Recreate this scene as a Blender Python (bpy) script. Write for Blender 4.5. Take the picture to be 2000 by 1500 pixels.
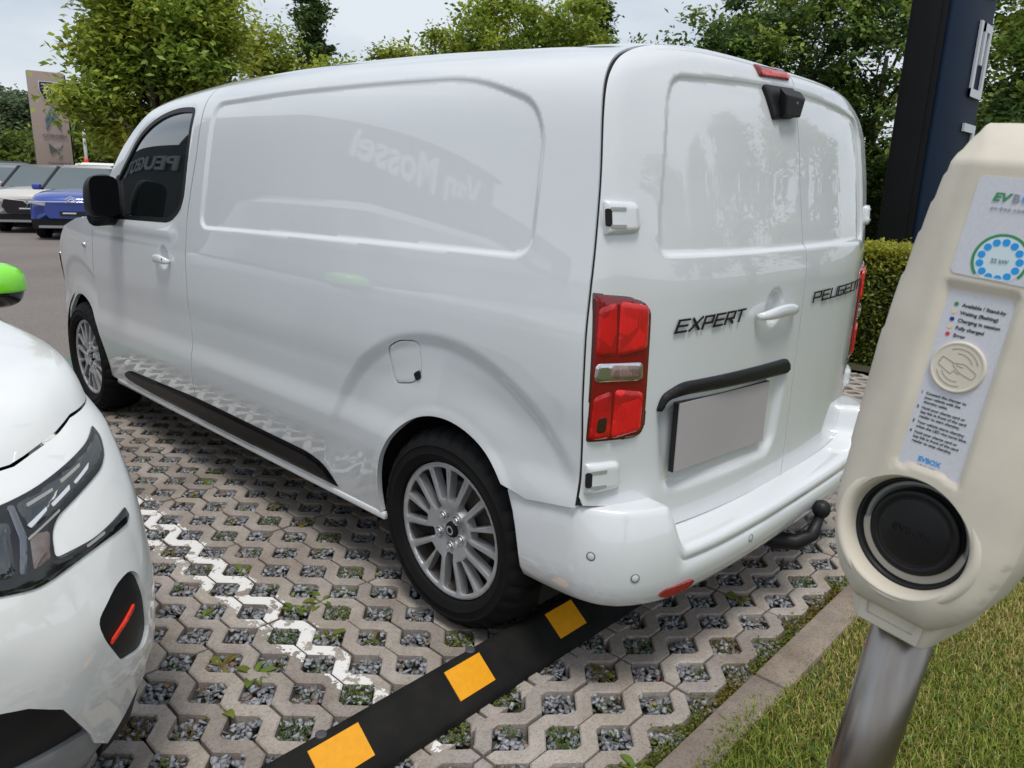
import bpy, bmesh, math, random
import numpy as np
from mathutils import Vector, Matrix
from mathutils.geometry import delaunay_2d_cdt
PI = math.pi
R = math.radians
rng = np.random.default_rng(7)
random.seed(7)
for _o in list(bpy.data.objects):
    bpy.data.objects.remove(_o)
scene = bpy.context.scene
COL = scene.collection

# ------------------------------------------------------------------ camera
cam_d = bpy.data.cameras.new('camera')
cam = bpy.data.objects.new('camera', cam_d)
COL.objects.link(cam)
scene.camera = cam
CAM = np.array([-1.66576528, 2.39188619, 1.42091411])
_yaw, _pitch, _roll, _f = -0.818657475, 0.255977679, 0.0318274859, 1470.42627
_fw = np.array([math.cos(_yaw) * math.cos(_pitch), math.sin(_yaw) * math.cos(_pitch), -math.sin(_pitch)])
_r = np.cross(_fw, [0, 0, 1]); _r /= np.linalg.norm(_r); _u = np.cross(_r, _fw)
_c, _s = math.cos(_roll), math.sin(_roll)
_cr, _cu = _c * _r + _s * _u, -_s * _r + _c * _u
cam.matrix_world = Matrix(((_cr[0], _cu[0], -_fw[0], CAM[0]), (_cr[1], _cu[1], -_fw[1], CAM[1]),
                           (_cr[2], _cu[2], -_fw[2], CAM[2]), (0, 0, 0, 1)))
cam_d.sensor_width = 36.0
cam_d.lens = _f / 2000 * 36
cam_d.clip_start = 0.05
cam_d.clip_end = 600
cam_d.dof.use_dof = True
cam_d.dof.focus_distance = 2.9
cam_d.dof.aperture_fstop = 13.0

# ------------------------------------------------------------------ sky, sun, exposure
SUN_AZ, SUN_EL = R(140), R(68)
world = bpy.data.worlds.new('World')
scene.world = world
world.use_nodes = True
wn, wl = world.node_tree.nodes, world.node_tree.links
wn.clear()
out = wn.new('ShaderNodeOutputWorld'); bg = wn.new('ShaderNodeBackground')
sky = wn.new('ShaderNodeTexSky'); sky.sky_type = 'NISHITA'; sky.sun_disc = False
sky.sun_elevation = SUN_EL; sky.sun_rotation = PI / 2 - SUN_AZ
sky.air_density = 1.0; sky.dust_density = 2.0
tc = wn.new('ShaderNodeTexCoord')
mp = wn.new('ShaderNodeMapping'); mp.inputs['Scale'].default_value = (1.0, 1.0, 3.2)
nz = wn.new('ShaderNodeTexNoise'); nz.inputs['Scale'].default_value = 2.3; nz.inputs['Detail'].default_value = 6
nz.inputs['Roughness'].default_value = 0.55
rp = wn.new('ShaderNodeValToRGB'); rp.color_ramp.elements[0].position = 0.34; rp.color_ramp.elements[1].position = 0.62
rp.color_ramp.elements[0].color = (0.42,) * 3 + (1,); rp.color_ramp.elements[1].color = (0.96,) * 3 + (1,)
cl = wn.new('ShaderNodeRGB'); cl.outputs[0].default_value = (6.75, 7.25, 7.75, 1)      # bright cloud deck, same units as the sky
mx = wn.new('ShaderNodeMix'); mx.data_type = 'RGBA'
wl.new(tc.outputs['Generated'], mp.inputs['Vector']); wl.new(mp.outputs[0], nz.inputs['Vector'])
wl.new(nz.outputs['Fac'], rp.inputs['Fac']); wl.new(rp.outputs['Color'], mx.inputs['Factor'])
wl.new(sky.outputs[0], mx.inputs['A']); wl.new(cl.outputs[0], mx.inputs['B'])
wl.new(mx.outputs['Result'], bg.inputs['Color']); bg.inputs['Strength'].default_value = 0.084
wl.new(bg.outputs[0], out.inputs['Surface'])
sun_d = bpy.data.lights.new('sun', 'SUN'); sun = bpy.data.objects.new('sun', sun_d); COL.objects.link(sun)
sun_d.energy = 1.5; sun_d.angle = R(16); sun_d.color = (1, 0.96, 0.9)
_sd = Vector((math.cos(SUN_AZ) * math.cos(SUN_EL), math.sin(SUN_AZ) * math.cos(SUN_EL), math.sin(SUN_EL)))
sun.rotation_euler = _sd.to_track_quat('Z', 'Y').to_euler()
scene.view_settings.view_transform = 'Standard'
scene.view_settings.look = 'None'
scene.view_settings.exposure = 0.48
scene.view_settings.gamma = 1.0
scene.view_settings.use_curve_mapping = False

# ------------------------------------------------------------------ materials
def srgb(r, g, b):
    f = lambda c: (c / 255 / 12.92) if c / 255 <= 0.04045 else ((c / 255 + 0.055) / 1.055) ** 2.4
    return (f(r), f(g), f(b), 1)

def mat(name, col, rough=0.5, metal=0.0, coat=0.0, coat_rough=0.03, spec=0.5, noise=None, bump=None, trans=0.0, ior=1.5, sheen=0):
    m = bpy.data.materials.new(name); m.use_nodes = True
    nt = m.node_tree; b = nt.nodes['Principled BSDF']
    if len(col) == 3: col = tuple(col) + (1,)
    b.inputs['Base Color'].default_value = col
    b.inputs['Roughness'].default_value = rough; b.inputs['Metallic'].default_value = metal
    b.inputs['Coat IOR'].default_value = 1.5 if coat < 1 else 1.76
    b.inputs['Coat Weight'].default_value = coat; b.inputs['Coat Roughness'].default_value = coat_rough
    b.inputs['Specular IOR Level'].default_value = spec; b.inputs['IOR'].default_value = ior
    b.inputs['Transmission Weight'].default_value = trans
    if noise:   # (scale, detail, amount of dark, second colour or None)
        tcn = nt.nodes.new('ShaderNodeTexCoord'); n = nt.nodes.new('ShaderNodeTexNoise')
        n.inputs['Scale'].default_value = noise[0]; n.inputs['Detail'].default_value = noise[1]
        r = nt.nodes.new('ShaderNodeValToRGB'); r.color_ramp.elements[0].position = 0.32; r.color_ramp.elements[1].position = 0.68
        c2 = noise[3] if len(noise) > 3 and noise[3] else tuple(c * (1 - noise[2]) for c in col[:3]) + (1,)
        r.color_ramp.elements[0].color = c2 if len(c2) == 4 else tuple(c2) + (1,)
        r.color_ramp.elements[1].color = col
        nt.links.new(tcn.outputs['Object'], n.inputs['Vector']); nt.links.new(n.outputs['Fac'], r.inputs['Fac'])
        nt.links.new(r.outputs['Color'], b.inputs['Base Color'])
    if bump:    # (scale, strength, distance)
        tcn = nt.nodes.new('ShaderNodeTexCoord'); n = nt.nodes.new('ShaderNodeTexNoise'); bp = nt.nodes.new('ShaderNodeBump')
        n.inputs['Scale'].default_value = bump[0]; n.inputs['Detail'].default_value = 5
        bp.inputs['Strength'].default_value = bump[1]; bp.inputs['Distance'].default_value = bump[2]
        nt.links.new(tcn.outputs['Object'], n.inputs['Vector']); nt.links.new(n.outputs['Fac'], bp.inputs['Height'])
        nt.links.new(bp.outputs[0], b.inputs['Normal'])
    return m

M = {}
M['van_white'] = mat('van_white', (0.70, 0.725, 0.745), 0.32, coat=1.0, coat_rough=0.02, spec=0.4, noise=(2.2, 4, 0.035))
M['car_white'] = mat('car_white', (0.80, 0.81, 0.80), 0.30, coat=1.0, coat_rough=0.02, spec=0.4)
M['black_gloss'] = mat('black_gloss', (0.008, 0.008, 0.009), 0.12, coat=0.6)
M['black_plastic'] = mat('black_plastic', (0.009, 0.009, 0.010), 0.48, spec=.35, bump=(350, 0.15, 0.001))
M['badge_black'] = mat('badge_black', (0.012, 0.012, 0.014), 0.22)
M['dark_void'] = mat('dark_void', (0.006, 0.006, 0.006), 0.9)
M['rubber'] = mat('rubber', (0.0065, 0.0065, 0.007), 0.78, spec=0.22, bump=(160, 0.25, 0.002), noise=(9, 5, 0.35))
M['stop_rubber'] = mat('stop_rubber', (0.0075, 0.0075, 0.008), 0.85, spec=0.15, bump=(260, 0.5, 0.003), noise=(7, 6, 0.5, (.02, .019, .017)))
M['bolt_grey'] = mat('bolt_grey', (0.06, 0.062, 0.07), 0.55)
M['glass_dark'] = mat('glass_dark', (0.006, 0.010, 0.010), 0.02, spec=1.0, coat=1.0, coat_rough=0.01)
M['glass_car'] = mat('glass_car', (0.05, 0.075, 0.075), 0.03, spec=0.9, coat=1.0, coat_rough=0.01)
M['alloy'] = mat('alloy', (0.56, 0.57, 0.59), 0.34, metal=0.6, noise=(26, 4, 0.14))
M['alloy_dark'] = mat('alloy_dark', (0.085, 0.068, 0.058), 0.6, metal=0.3, noise=(30, 4, 0.5))
M['steel'] = mat('steel', (0.34, 0.33, 0.32), 0.28, metal=1.0, noise=(14, 6, 0.22))
M['chrome'] = mat('chrome', (0.72, 0.73, 0.75), 0.12, metal=1.0)
M['red_housing'] = mat('red_housing', (0.20, 0.003, 0.004), 0.10, coat=0.7, coat_rough=0.01)
M['red_edge'] = mat('red_edge', (0.028, 0.002, 0.002), 0.12, coat=1.0, coat_rough=0.01)
M['orange_red'] = mat('orange_red', (0.75, 0.045, 0.018), 0.35)
M['plate'] = mat('plate', (0.46, 0.43, 0.44), 0.5, noise=(1.5, 1, .15))
M['black_satin'] = mat('black_satin', (.004, .004, .005), .22, spec=.10)
M['ring_grey'] = mat('ring_grey', (.16, .165, .17), .5)
M['beige'] = mat('beige', (0.68, 0.63, 0.53), 0.6, spec=0.3, noise=(9, 9, 0.17), bump=(420, 0.12, 0.0006))
M['print_grey'] = mat('print_grey', (0.62, 0.63, 0.68), 0.42, noise=(300, 3, 0.08))
M['grey_plastic'] = mat('grey_plastic', (0.36, 0.36, 0.345), 0.5, noise=(14, 5, 0.2))
M['soil'] = mat('soil', (0.04, 0.036, 0.026), 0.95, noise=(8, 6, 0.4, (0.05, 0.06, 0.02)), bump=(60, 0.8, 0.02))
M['kerb'] = mat('kerb', (0.33, 0.28, 0.24), 0.9, noise=(7, 8, 0.3), bump=(130, 0.4, 0.003))
M['yellow'] = mat('yellow', (0.82, 0.355, 0.006), 0.45, noise=(60, 5, 0.10), bump=(700, 0.2, 0.0006))
M['navy'] = mat('navy', (0.006, 0.020, 0.055), 0.6, spec=.2, noise=(2, 3, 0.15))
M['anthracite'] = mat('anthracite', (0.009, 0.009, 0.011), 0.65, spec=.2, noise=(5, 4, 0.2))
M['letter_white'] = mat('letter_white', (0.62, 0.65, 0.70), 0.35)
M['taupe'] = mat('taupe', (0.35, 0.27, 0.23), 0.5, noise=(1.2, 3, 0.06))
M['bark'] = mat('bark', (0.10, 0.085, 0.065), 0.95, noise=(6, 6, 0.5), bump=(20, 0.6, 0.03))
M['white_metal'] = mat('white_metal', (0.7, 0.7, 0.68), 0.4)

def lens_mat(name, col, ribs):
    m = mat(name, col, 0.08, coat=0.7, coat_rough=0.01)
    nt = m.node_tree; b = nt.nodes['Principled BSDF']
    tcn = nt.nodes.new('ShaderNodeTexCoord'); w = nt.nodes.new('ShaderNodeTexWave'); w.bands_direction = 'Y'
    w.inputs['Scale'].default_value = ribs; w.inputs['Distortion'].default_value = 0
    v = nt.nodes.new('ShaderNodeTexVoronoi'); v.inputs['Scale'].default_value = 26
    mxx = nt.nodes.new('ShaderNodeMix'); mxx.data_type = 'RGBA'; mxx.blend_type = 'MULTIPLY'
    r = nt.nodes.new('ShaderNodeValToRGB'); r.color_ramp.elements[0].color = (0.42, 0.42, 0.42, 1); r.color_ramp.elements[0].position = 0.1
    r.color_ramp.elements[1].position = 0.7
    mxx.inputs['Factor'].default_value = 0.8
    nt.links.new(tcn.outputs['Object'], w.inputs['Vector']); nt.links.new(tcn.outputs['Object'], v.inputs['Vector'])
    nt.links.new(v.outputs['Color'], r.inputs['Fac'])
    mxx.inputs['A'].default_value = tuple(col) + (1,)
    nt.links.new(r.outputs['Color'], mxx.inputs['B']); nt.links.new(mxx.outputs['Result'], b.inputs['Base Color'])
    bp = nt.nodes.new('ShaderNodeBump'); bp.inputs['Strength'].default_value = 0.5; bp.inputs['Distance'].default_value = 0.003
    nt.links.new(w.outputs['Fac'], bp.inputs['Height']); nt.links.new(bp.outputs[0], b.inputs['Normal'])
    return m
M['red_lens'] = lens_mat('red_lens', (0.86, 0.010, 0.014), 60)
M['red_facet'] = lens_mat('red_facet', (0.62, 0.007, 0.010), 8)
M['clear_lens'] = lens_mat('clear_lens', (0.30, 0.20, 0.18), 30)
M['refl'] = lens_mat('refl', (0.34, 0.01, 0.012), 90)

# ------------------------------------------------------------------ helpers
def V3(a): return Vector((float(a[0]), float(a[1]), float(a[2])))

def link(name, verts, faces, m, parent=None, smooth=True):
    me = bpy.data.meshes.new(name)
    verts = verts.tolist() if isinstance(verts, np.ndarray) else verts
    faces = faces.tolist() if isinstance(faces, np.ndarray) else faces
    me.from_pydata(verts, [], faces); me.update()
    if isinstance(m, (list, tuple)):
        for q in m: me.materials.append(q)
    elif m is not None: me.materials.append(m)
    if smooth: me.polygons.foreach_set('use_smooth', np.ones(len(me.polygons), bool))
    o = bpy.data.objects.new(name, me); COL.objects.link(o)
    if parent is not None: adopt(o, parent)
    return o

def wm(o):
    m = Matrix.LocRotScale(o.location, o.rotation_euler, o.scale)
    if o.parent: m = wm(o.parent) @ o.matrix_parent_inverse @ m
    return m

def adopt(o, parent):      # keeps the child's world place
    o.parent = parent; o.matrix_parent_inverse = wm(parent).inverted()

def thing(name, label, cat, loc=(0, 0, 0), rz=0.0, group=None):
    o = bpy.data.objects.new(name, None); o.empty_display_size = 0.1; COL.objects.link(o)
    o.location = loc; o.rotation_euler = (0, 0, rz); o['label'] = label; o['category'] = cat
    if group: o['group'] = group
    return o

def tag(o, label=None, cat=None, group=None, kind=None):
    if label: o['label'] = label
    if cat: o['category'] = cat
    if group: o['group'] = group
    if kind: o['kind'] = kind
    return o

def copy_tree(o, parent=None):
    c = o.copy(); COL.objects.link(c)
    if parent is not None: c.parent = parent
    for ch in list(o.children): copy_tree(ch, c)
    return c

class MB:      # collects simple solids into one mesh
    def __init__(s): s.v = []; s.f = []
    def add(s, v, f):
        n = len(s.v); s.v += [tuple(map(float, q)) for q in v]; s.f += [tuple(i + n for i in q) for q in f]; return s
    def box(s, c, d, rot=None):
        v = np.array([(x, y, z) for x in (-.5, .5) for y in (-.5, .5) for z in (-.5, .5)]) * np.array(d)
        if rot is not None: v = v @ np.array(rot.to_3x3()).T
        return s.add(v + np.array(c), [(0, 1, 3, 2), (4, 6, 7, 5), (0, 4, 5, 1), (2, 3, 7, 6), (0, 2, 6, 4), (1, 5, 7, 3)])
    def bbox(s, c, d, b=0.01, rot=None, seg=2):     # bevelled box
        bm = bmesh.new(); bmesh.ops.create_cube(bm, size=1)
        bmesh.ops.scale(bm, vec=d, verts=bm.verts)
        bmesh.ops.bevel(bm, geom=list(bm.edges), offset=b, segments=seg, affect='EDGES', profile=0.5)
        bm.verts.index_update()
        v = np.array([q.co[:] for q in bm.verts]); f = [[q.index for q in p.verts] for p in bm.faces]; bm.free()
        if rot is not None: v = v @ np.array(rot.to_3x3()).T
        return s.add(v + np.array(c), f)
    def tube(s, pts, rad, n=10, cap=True):
        pts = [np.array(p, float) for p in pts]; rad = [rad] * len(pts) if np.isscalar(rad) else rad
        rings = []
        up = np.array([0.13, 0.21, 0.97])
        for i, p in enumerate(pts):
            t = pts[min(i + 1, len(pts) - 1)] - pts[max(i - 1, 0)]; t = t / np.linalg.norm(t)
            a = np.cross(t, up); a /= np.linalg.norm(a); b = np.cross(t, a)
            rings.append([p + rad[i] * (math.cos(k * 2 * PI / n) * a + math.sin(k * 2 * PI / n) * b) for k in range(n)])
        v = [q for r in rings for q in r]; f = []
        for i in range(len(pts) - 1):
            for k in range(n): f.append((i * n + k, i * n + (k + 1) % n, (i + 1) * n + (k + 1) % n, (i + 1) * n + k))
        if cap: f += [tuple(range(n))[::-1], tuple((len(pts) - 1) * n + k for k in range(n))]
        return s.add(v, f)
    def lathe(s, prof, n=32, T=None):      # prof: (radius, height) list; T: 4x4 placing local z axis
        v = []; f = []
        for r, h in prof:
            for k in range(n): v.append((r * math.cos(2 * PI * k / n), r * math.sin(2 * PI * k / n), h))
        m = len(prof)
        for i in range(m - 1):
            for k in range(n): f.append((i * n + k, i * n + (k + 1) % n, (i + 1) * n + (k + 1) % n, (i + 1) * n + k))
        v = np.array(v)
        if T is not None: v = v @ np.array(T.to_3x3()).T + np.array(T.translation)
        return s.add(v, f)
    def prism(s, poly, fn0, fn1):      # closed outline lifted to two levels by two functions (a,b)->xyz
        n = len(poly); v = [fn0(*q) for q in poly] + [fn1(*q) for q in poly]
        return s.add(v, [tuple(range(n))[::-1], tuple(range(n, 2 * n))] + [(i, (i + 1) % n, n + (i + 1) % n, n + i) for i in range(n)])
    def build(s, name, m, parent=None, smooth=False):
        return link(name, s.v, s.f, m, parent, smooth)

def smooth_edges(o, ang=35):
    me = o.data
    me.polygons.foreach_set('use_smooth', np.ones(len(me.polygons), bool))
    me.set_sharp_from_angle(angle=R(ang))
    return o

def bez_round(poly, r, n=6):           # rounds the corners of a polygon
    P = [np.array(q[:2], float) for q in poly]; rr = [r] * len(P) if np.isscalar(r) else r
    out = []
    for i, p in enumerate(P):
        a = P[i - 1]; b = P[(i + 1) % len(P)]; k = rr[i]
        if k <= 0: out.append(p); continue
        u = a - p; w = b - p; lu, lw = np.linalg.norm(u), np.linalg.norm(w)
        k = min(k, lu * .49, lw * .49); s0 = p + u / lu * k; s1 = p + w / lw * k
        for t in np.linspace(0, 1, n): out.append((1 - t) ** 2 * s0 + 2 * t * (1 - t) * p + t * t * s1)
    return np.array(out)

def offset_poly(P, d):      # moves an outline inwards by d
    P = np.asarray(P, float); out = []; a = np.sum(P[:, 0] * np.roll(P[:, 1], -1) - np.roll(P[:, 0], -1) * P[:, 1]); s = 1 if a > 0 else -1
    for i in range(len(P)):
        t = P[(i + 1) % len(P)] - P[i - 1]; n = np.array([-t[1], t[0]]) / (np.linalg.norm(t) + 1e-12); out.append(P[i] + n * d * s)
    return np.array(out)

def resample(poly, step):
    P = np.asarray(poly, float); out = []
    for a, b in zip(P, np.roll(P, -1, 0)):
        L = np.linalg.norm(b - a); n = max(1, int(math.ceil(L / step)))
        for i in range(n): out.append(a + (b - a) * i / n)
    return np.array(out)

def inpoly(P, poly):
    x, y = P[:, 0], P[:, 1]; c = np.zeros(len(P), bool)
    for (x1, y1), (x2, y2) in zip(poly, np.roll(poly, -1, 0)):
        if y1 == y2: continue
        m = ((y1 > y) != (y2 > y)) & (x < (x2 - x1) * (y - y1) / (y2 - y1) + x1)
        c ^= m
    return c

def dpoly(P, Q, closed=True):
    P = np.asarray(P, float); Q = np.asarray(Q, float)
    A, B = (Q, np.roll(Q, -1, 0)) if closed else (Q[:-1], Q[1:])
    best = np.full(len(P), 1e9)
    for a, b in zip(A, B):
        ab = b - a; L = ab @ ab
        if L < 1e-14: continue
        t = np.clip(((P - a) @ ab) / L, 0, 1); d = P - a - t[:, None] * ab
        best = np.minimum(best, d[:, 0] ** 2 + d[:, 1] ** 2)
    return np.sqrt(best)

def sdf(P, poly):                      # negative inside
    d = dpoly(P, poly); return np.where(inpoly(P, poly), -d, d)

def sstep(a, b, x):
    t = np.clip((x - a) / (b - a), 0, 1); return t * t * (3 - 2 * t)

def tri2d(poly, step, holes=(), bstep=None, interior=True, lines=()):
    bs = bstep or step
    rings = [resample(poly, bs)] + [resample(h, bs) for h in holes]
    if interior:
        lo, hi = rings[0].min(0), rings[0].max(0)
        gx, gy = np.arange(lo[0] + step / 2, hi[0], step), np.arange(lo[1] + step / 2, hi[1], step)
        G = np.stack(np.meshgrid(gx, gy), -1).reshape(-1, 2)
        if len(G):
            k = inpoly(G, rings[0])
            for h in rings[1:]: k &= ~inpoly(G, h)
            G = G[k]
            if len(G): G = G[np.min([dpoly(G, r) for r in rings], 0) > step * .42]
            for l in lines:
                if len(G): G = G[dpoly(G, l) > step * .40]
    else: G = np.zeros((0, 2))
    ll = [resample(l, bs) for l in lines]
    pts = np.concatenate(rings + ll + [G]); edges = []; n0 = 0
    for r in rings + ll:
        n = len(r); edges += [(n0 + i, n0 + (i + 1) % n) for i in range(n)]; n0 += n
    res = delaunay_2d_cdt([Vector(q) for q in pts.tolist()], edges, [list(range(len(rings[0])))], 1, 1e-7)
    P = np.array([q[:] for q in res[0]]); T = np.array([t for t in res[2] if len(t) == 3])
    a, b, c = P[T[:, 0]], P[T[:, 1]], P[T[:, 2]]
    area = (b[:, 0] - a[:, 0]) * (c[:, 1] - a[:, 1]) - (b[:, 1] - a[:, 1]) * (c[:, 0] - a[:, 0])
    T[area < 0] = T[area < 0][:, ::-1]
    cen = (a + b + c) / 3; keep = np.abs(area) > 1e-12
    for h in rings[1:]: keep &= ~inpoly(cen, h)
    return P, T[keep], rings

def snormal(surf, P, e=1e-3):
    du = surf(P + [e, 0]) - surf(P - [e, 0]); dv = surf(P + [0, e]) - surf(P - [0, e])
    n = np.cross(du, dv); L = np.linalg.norm(n, axis=1, keepdims=True); return n / np.maximum(L, 1e-12)

def patch(name, poly, surf, m, parent=None, step=.01, holes=(), off=0.0, disp=None, flange=.012, flip=False, bstep=None, dome=None, bevel=None, lines=()):
    """Sheet over a 2-D outline, lifted to a surface; off/disp move it along the outward normal; rim folded inwards by flange.
    bevel=(width, depth) rounds the rim down; dome=(width, height) swells it."""
    P, T, rings = tri2d(poly, step, holes, bstep, lines=lines)
    S = surf(P); N = snormal(surf, P)
    if flip: N = -N; T = T[:, ::-1]
    h = np.full(len(P), float(off))
    if disp is not None: h = h + disp(P)
    if bevel or dome:
        d = np.min([dpoly(P, r) for r in rings], 0)
        if bevel:
            t = np.clip(d / bevel[0], 0, 1); h = h - bevel[1] * (1 - np.sqrt(np.clip(1 - (1 - t) ** 2, 0, 1)))
        if dome:
            t = np.clip(d / dome[0], 0, 1); h = h + dome[1] * np.sqrt(np.clip(1 - (1 - t) ** 2, 0, 1))
    X = S + N * h[:, None]
    if flange > 0:
        e = np.sort(np.concatenate([T[:, [0, 1]], T[:, [1, 2]], T[:, [2, 0]]]), 1)
        d0 = np.concatenate([T[:, [0, 1]], T[:, [1, 2]], T[:, [2, 0]]])
        _, idx, cnt = np.unique(e, axis=0, return_index=True, return_counts=True)
        be = d0[idx[cnt == 1]]
        a, b = be[:, 0], be[:, 1]; n = len(be); base = len(X)
        X = np.concatenate([X, X[a], X[b], X[a] - N[a] * flange, X[b] - N[b] * flange])
        k = np.arange(n)
        F = T.tolist() + np.stack([base + n + k, base + k, base + 2 * n + k, base + 3 * n + k], 1).tolist()
    else: F = T.tolist()
    return link(name, X, F, m, parent)

def text_mesh(txt, size, depth, shear=0.0, bold=0.0, align='LEFT', spacing=1.0, sx=1.0):
    c = bpy.data.curves.new('txt', 'FONT'); c.body = txt; c.size = size; c.extrude = depth; c.shear = shear; c.offset = bold
    c.align_x = align; c.space_character = spacing; c.resolution_u = 3
    o = bpy.data.objects.new('txt', c); COL.objects.link(o)
    me = bpy.data.meshes.new_from_object(o, depsgraph=bpy.context.evaluated_depsgraph_get())
    v = np.array([q.co[:] for q in me.vertices]) if len(me.vertices) else np.zeros((0, 3)); f = [list(p.vertices) for p in me.polygons]
    bpy.data.objects.remove(o); bpy.data.curves.remove(c); bpy.data.meshes.remove(me)
    if len(v): v[:, 0] *= sx
    return v, f

def lettering(name, txt, size, depth, fn, m, parent=None, **kw):
    """fn maps (a, b, height) arrays to world"""
    v, f = text_mesh(txt, size, depth, **kw)
    return link(name, fn(v[:, 0], v[:, 1], v[:, 2]), f, m, parent, smooth=False)

STROKES = {'E': [(0, 1, 1, 1), (0, .5, .92, .5), (0, 0, 1, 0), (0, 0, 0, 1)], 'X': [(0, 0, 1, 1), (0, 1, 1, 0)], 'P': [(0, 0, 0, 1), (0, 1, 1, 1), (1, 1, 1, .42), (1, .42, 0, .42)],
           'R': [(0, 0, 0, 1), (0, 1, 1, 1), (1, 1, 1, .42), (1, .42, 0, .42), (.5, .42, 1, 0)], 'T': [(0, 1, 1, 1), (.5, 1, .5, 0)], 'U': [(0, 1, 0, 0), (0, 0, 1, 0), (1, 0, 1, 1)],
           'G': [(1, 1, 0, 1), (0, 1, 0, 0), (0, 0, 1, 0), (1, 0, 1, .5), (1, .5, .5, .5)], 'O': [(0, 0, 1, 0), (1, 0, 1, 1), (1, 1, 0, 1), (0, 1, 0, 0)]}
def stroke_text(txt, h, w, gap, th, depth, shear=0.0):
    """wide square capitals built of bars; returns verts (a, b, height), faces"""
    mb = MB(); x0 = 0.0; n = 0
    for ch in txt:
        for (ax, ay, bx, by) in STROKES[ch]:
            p, q = np.array([x0 + ax * w, ay * h]), np.array([x0 + bx * w, by * h]); d = (q - p) / np.linalg.norm(q - p); m = np.array([-d[1], d[0]]) * th / 2
            p, q = p - d * th * .5, q + d * th * .5; n += 1; D = depth * (1 + .02 * (n % 5))
            c = [p - m, q - m, q + m, p + m]; c = [(u[0] + shear * u[1], u[1]) for u in c]
            mb.add([(u, v, 0) for u, v in c] + [(u, v, D) for u, v in c], [(3, 2, 1, 0), (4, 5, 6, 7), (0, 1, 5, 4), (1, 2, 6, 5), (2, 3, 7, 6), (3, 0, 4, 7)])
        x0 += w + gap
    return np.array(mb.v), mb.f

def pchip(xs, ys):
    xs = np.array(xs, float); ys = np.array(ys, float); h = np.diff(xs); d = np.diff(ys) / h
    m = np.zeros(len(xs)); m[0] = d[0]; m[-1] = d[-1]
    for i in range(1, len(xs) - 1):
        if d[i - 1] * d[i] > 0:
            w1 = 2 * h[i] + h[i - 1]; w2 = h[i] + 2 * h[i - 1]; m[i] = (w1 + w2) / (w1 / d[i - 1] + w2 / d[i])
    def f(x):
        x = np.clip(np.asarray(x, float), xs[0], xs[-1]); i = np.clip(np.searchsorted(xs, x) - 1, 0, len(h) - 1)
        t = (x - xs[i]) / h[i]; t2 = t * t; t3 = t2 * t
        return (2 * t3 - 3 * t2 + 1) * ys[i] + (t3 - 2 * t2 + t) * h[i] * m[i] + (-2 * t3 + 3 * t2) * ys[i + 1] + (t3 - t2) * h[i] * m[i + 1]
    return f
M['lamp_glass'] = mat('lamp_glass', (0.014, 0.019, 0.021), 0.05, coat=1.0, coat_rough=0.01, spec=0.6)
M['amber_glass'] = mat('amber_glass', (0.17, 0.14, 0.13), 0.12, coat=1.0, noise=(30, 4, .5, (.10, .05, .03)))
M['chrome_dark'] = mat('chrome_dark', (0.22, 0.23, 0.25), 0.18, metal=.9)
M['skid'] = mat('skid', (0.30, 0.31, 0.32), 0.4, metal=.4)
M['mirror_green'] = mat('mirror_green', (0.22, 0.80, 0.015), 0.3, coat=1.0, coat_rough=0.02)
M['lid_black'] = mat('lid_black', (0.006, 0.006, 0.007), 0.40, spec=.35, bump=(500, .2, .0006), noise=(40, 5, .4))
M['engraving_shade'] = mat('engraving_shade', (0.33, 0.29, 0.20), 0.7)  # darker beige, shade of engraved lines put into the colour
def brushed_mat():
    m = mat('brushed', (0.36, 0.34, 0.32), 0.30, metal=1.0, noise=(2.2, 6, .35, (.26, .22, .19)))
    nt = m.node_tree; n = [q for q in nt.nodes if q.type == 'TEX_NOISE'][0]; t = [q for q in nt.nodes if q.type == 'TEX_COORD'][0]
    mpn = nt.nodes.new('ShaderNodeMapping'); mpn.inputs['Scale'].default_value = (14, 14, 1.2)
    nt.links.new(t.outputs['Object'], mpn.inputs['Vector']); nt.links.new(mpn.outputs[0], n.inputs['Vector'])
    return m
M['brushed'] = brushed_mat()
M['chevron_blue'] = mat('chevron_blue', (.10, .19, .27), .35, metal=.3)
M['chevron_green'] = mat('chevron_green', (.08, .13, .10), .35, metal=.3)
M['lamp_pale'] = mat('lamp_pale', (.35, .37, .40), .12, coat=1)
M['kerb_pale'] = mat('kerb_pale', (.36, .37, .38), .8, noise=(9, 6, .2))
M['facade'] = mat('facade', (.030, .032, .036), .5, noise=(.6, 3, .08))
M['facade_dark'] = mat('facade_dark', (.03, .032, .036), .4)

# ================================================================== ground
def attr_col_mat(name, rough=0.8, trans=0.0, spec=0.3, mul=None):
    m = mat(name, (0.5, 0.5, 0.5), rough, spec=spec); nt = m.node_tree; b = nt.nodes['Principled BSDF']
    a = nt.nodes.new('ShaderNodeAttribute'); a.attribute_name = 'tint'
    nt.links.new(a.outputs['Color'], b.inputs['Base Color'])
    if trans:
        t = nt.nodes.new('ShaderNodeBsdfTranslucent'); mxs = nt.nodes.new('ShaderNodeMixShader'); mxs.inputs[0].default_value = trans
        nt.links.new(a.outputs['Color'], t.inputs['Color']); o = nt.nodes['Material Output']
        nt.links.new(b.outputs[0], mxs.inputs[1]); nt.links.new(t.outputs[0], mxs.inputs[2]); nt.links.new(mxs.outputs[0], o.inputs['Surface'])
    return m
M['chip'] = attr_col_mat('chip', 0.75)
M['leaf'] = attr_col_mat('leaf', 0.5, 0.42)
M['grass'] = attr_col_mat('grass', 0.55, 0.25)

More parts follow.
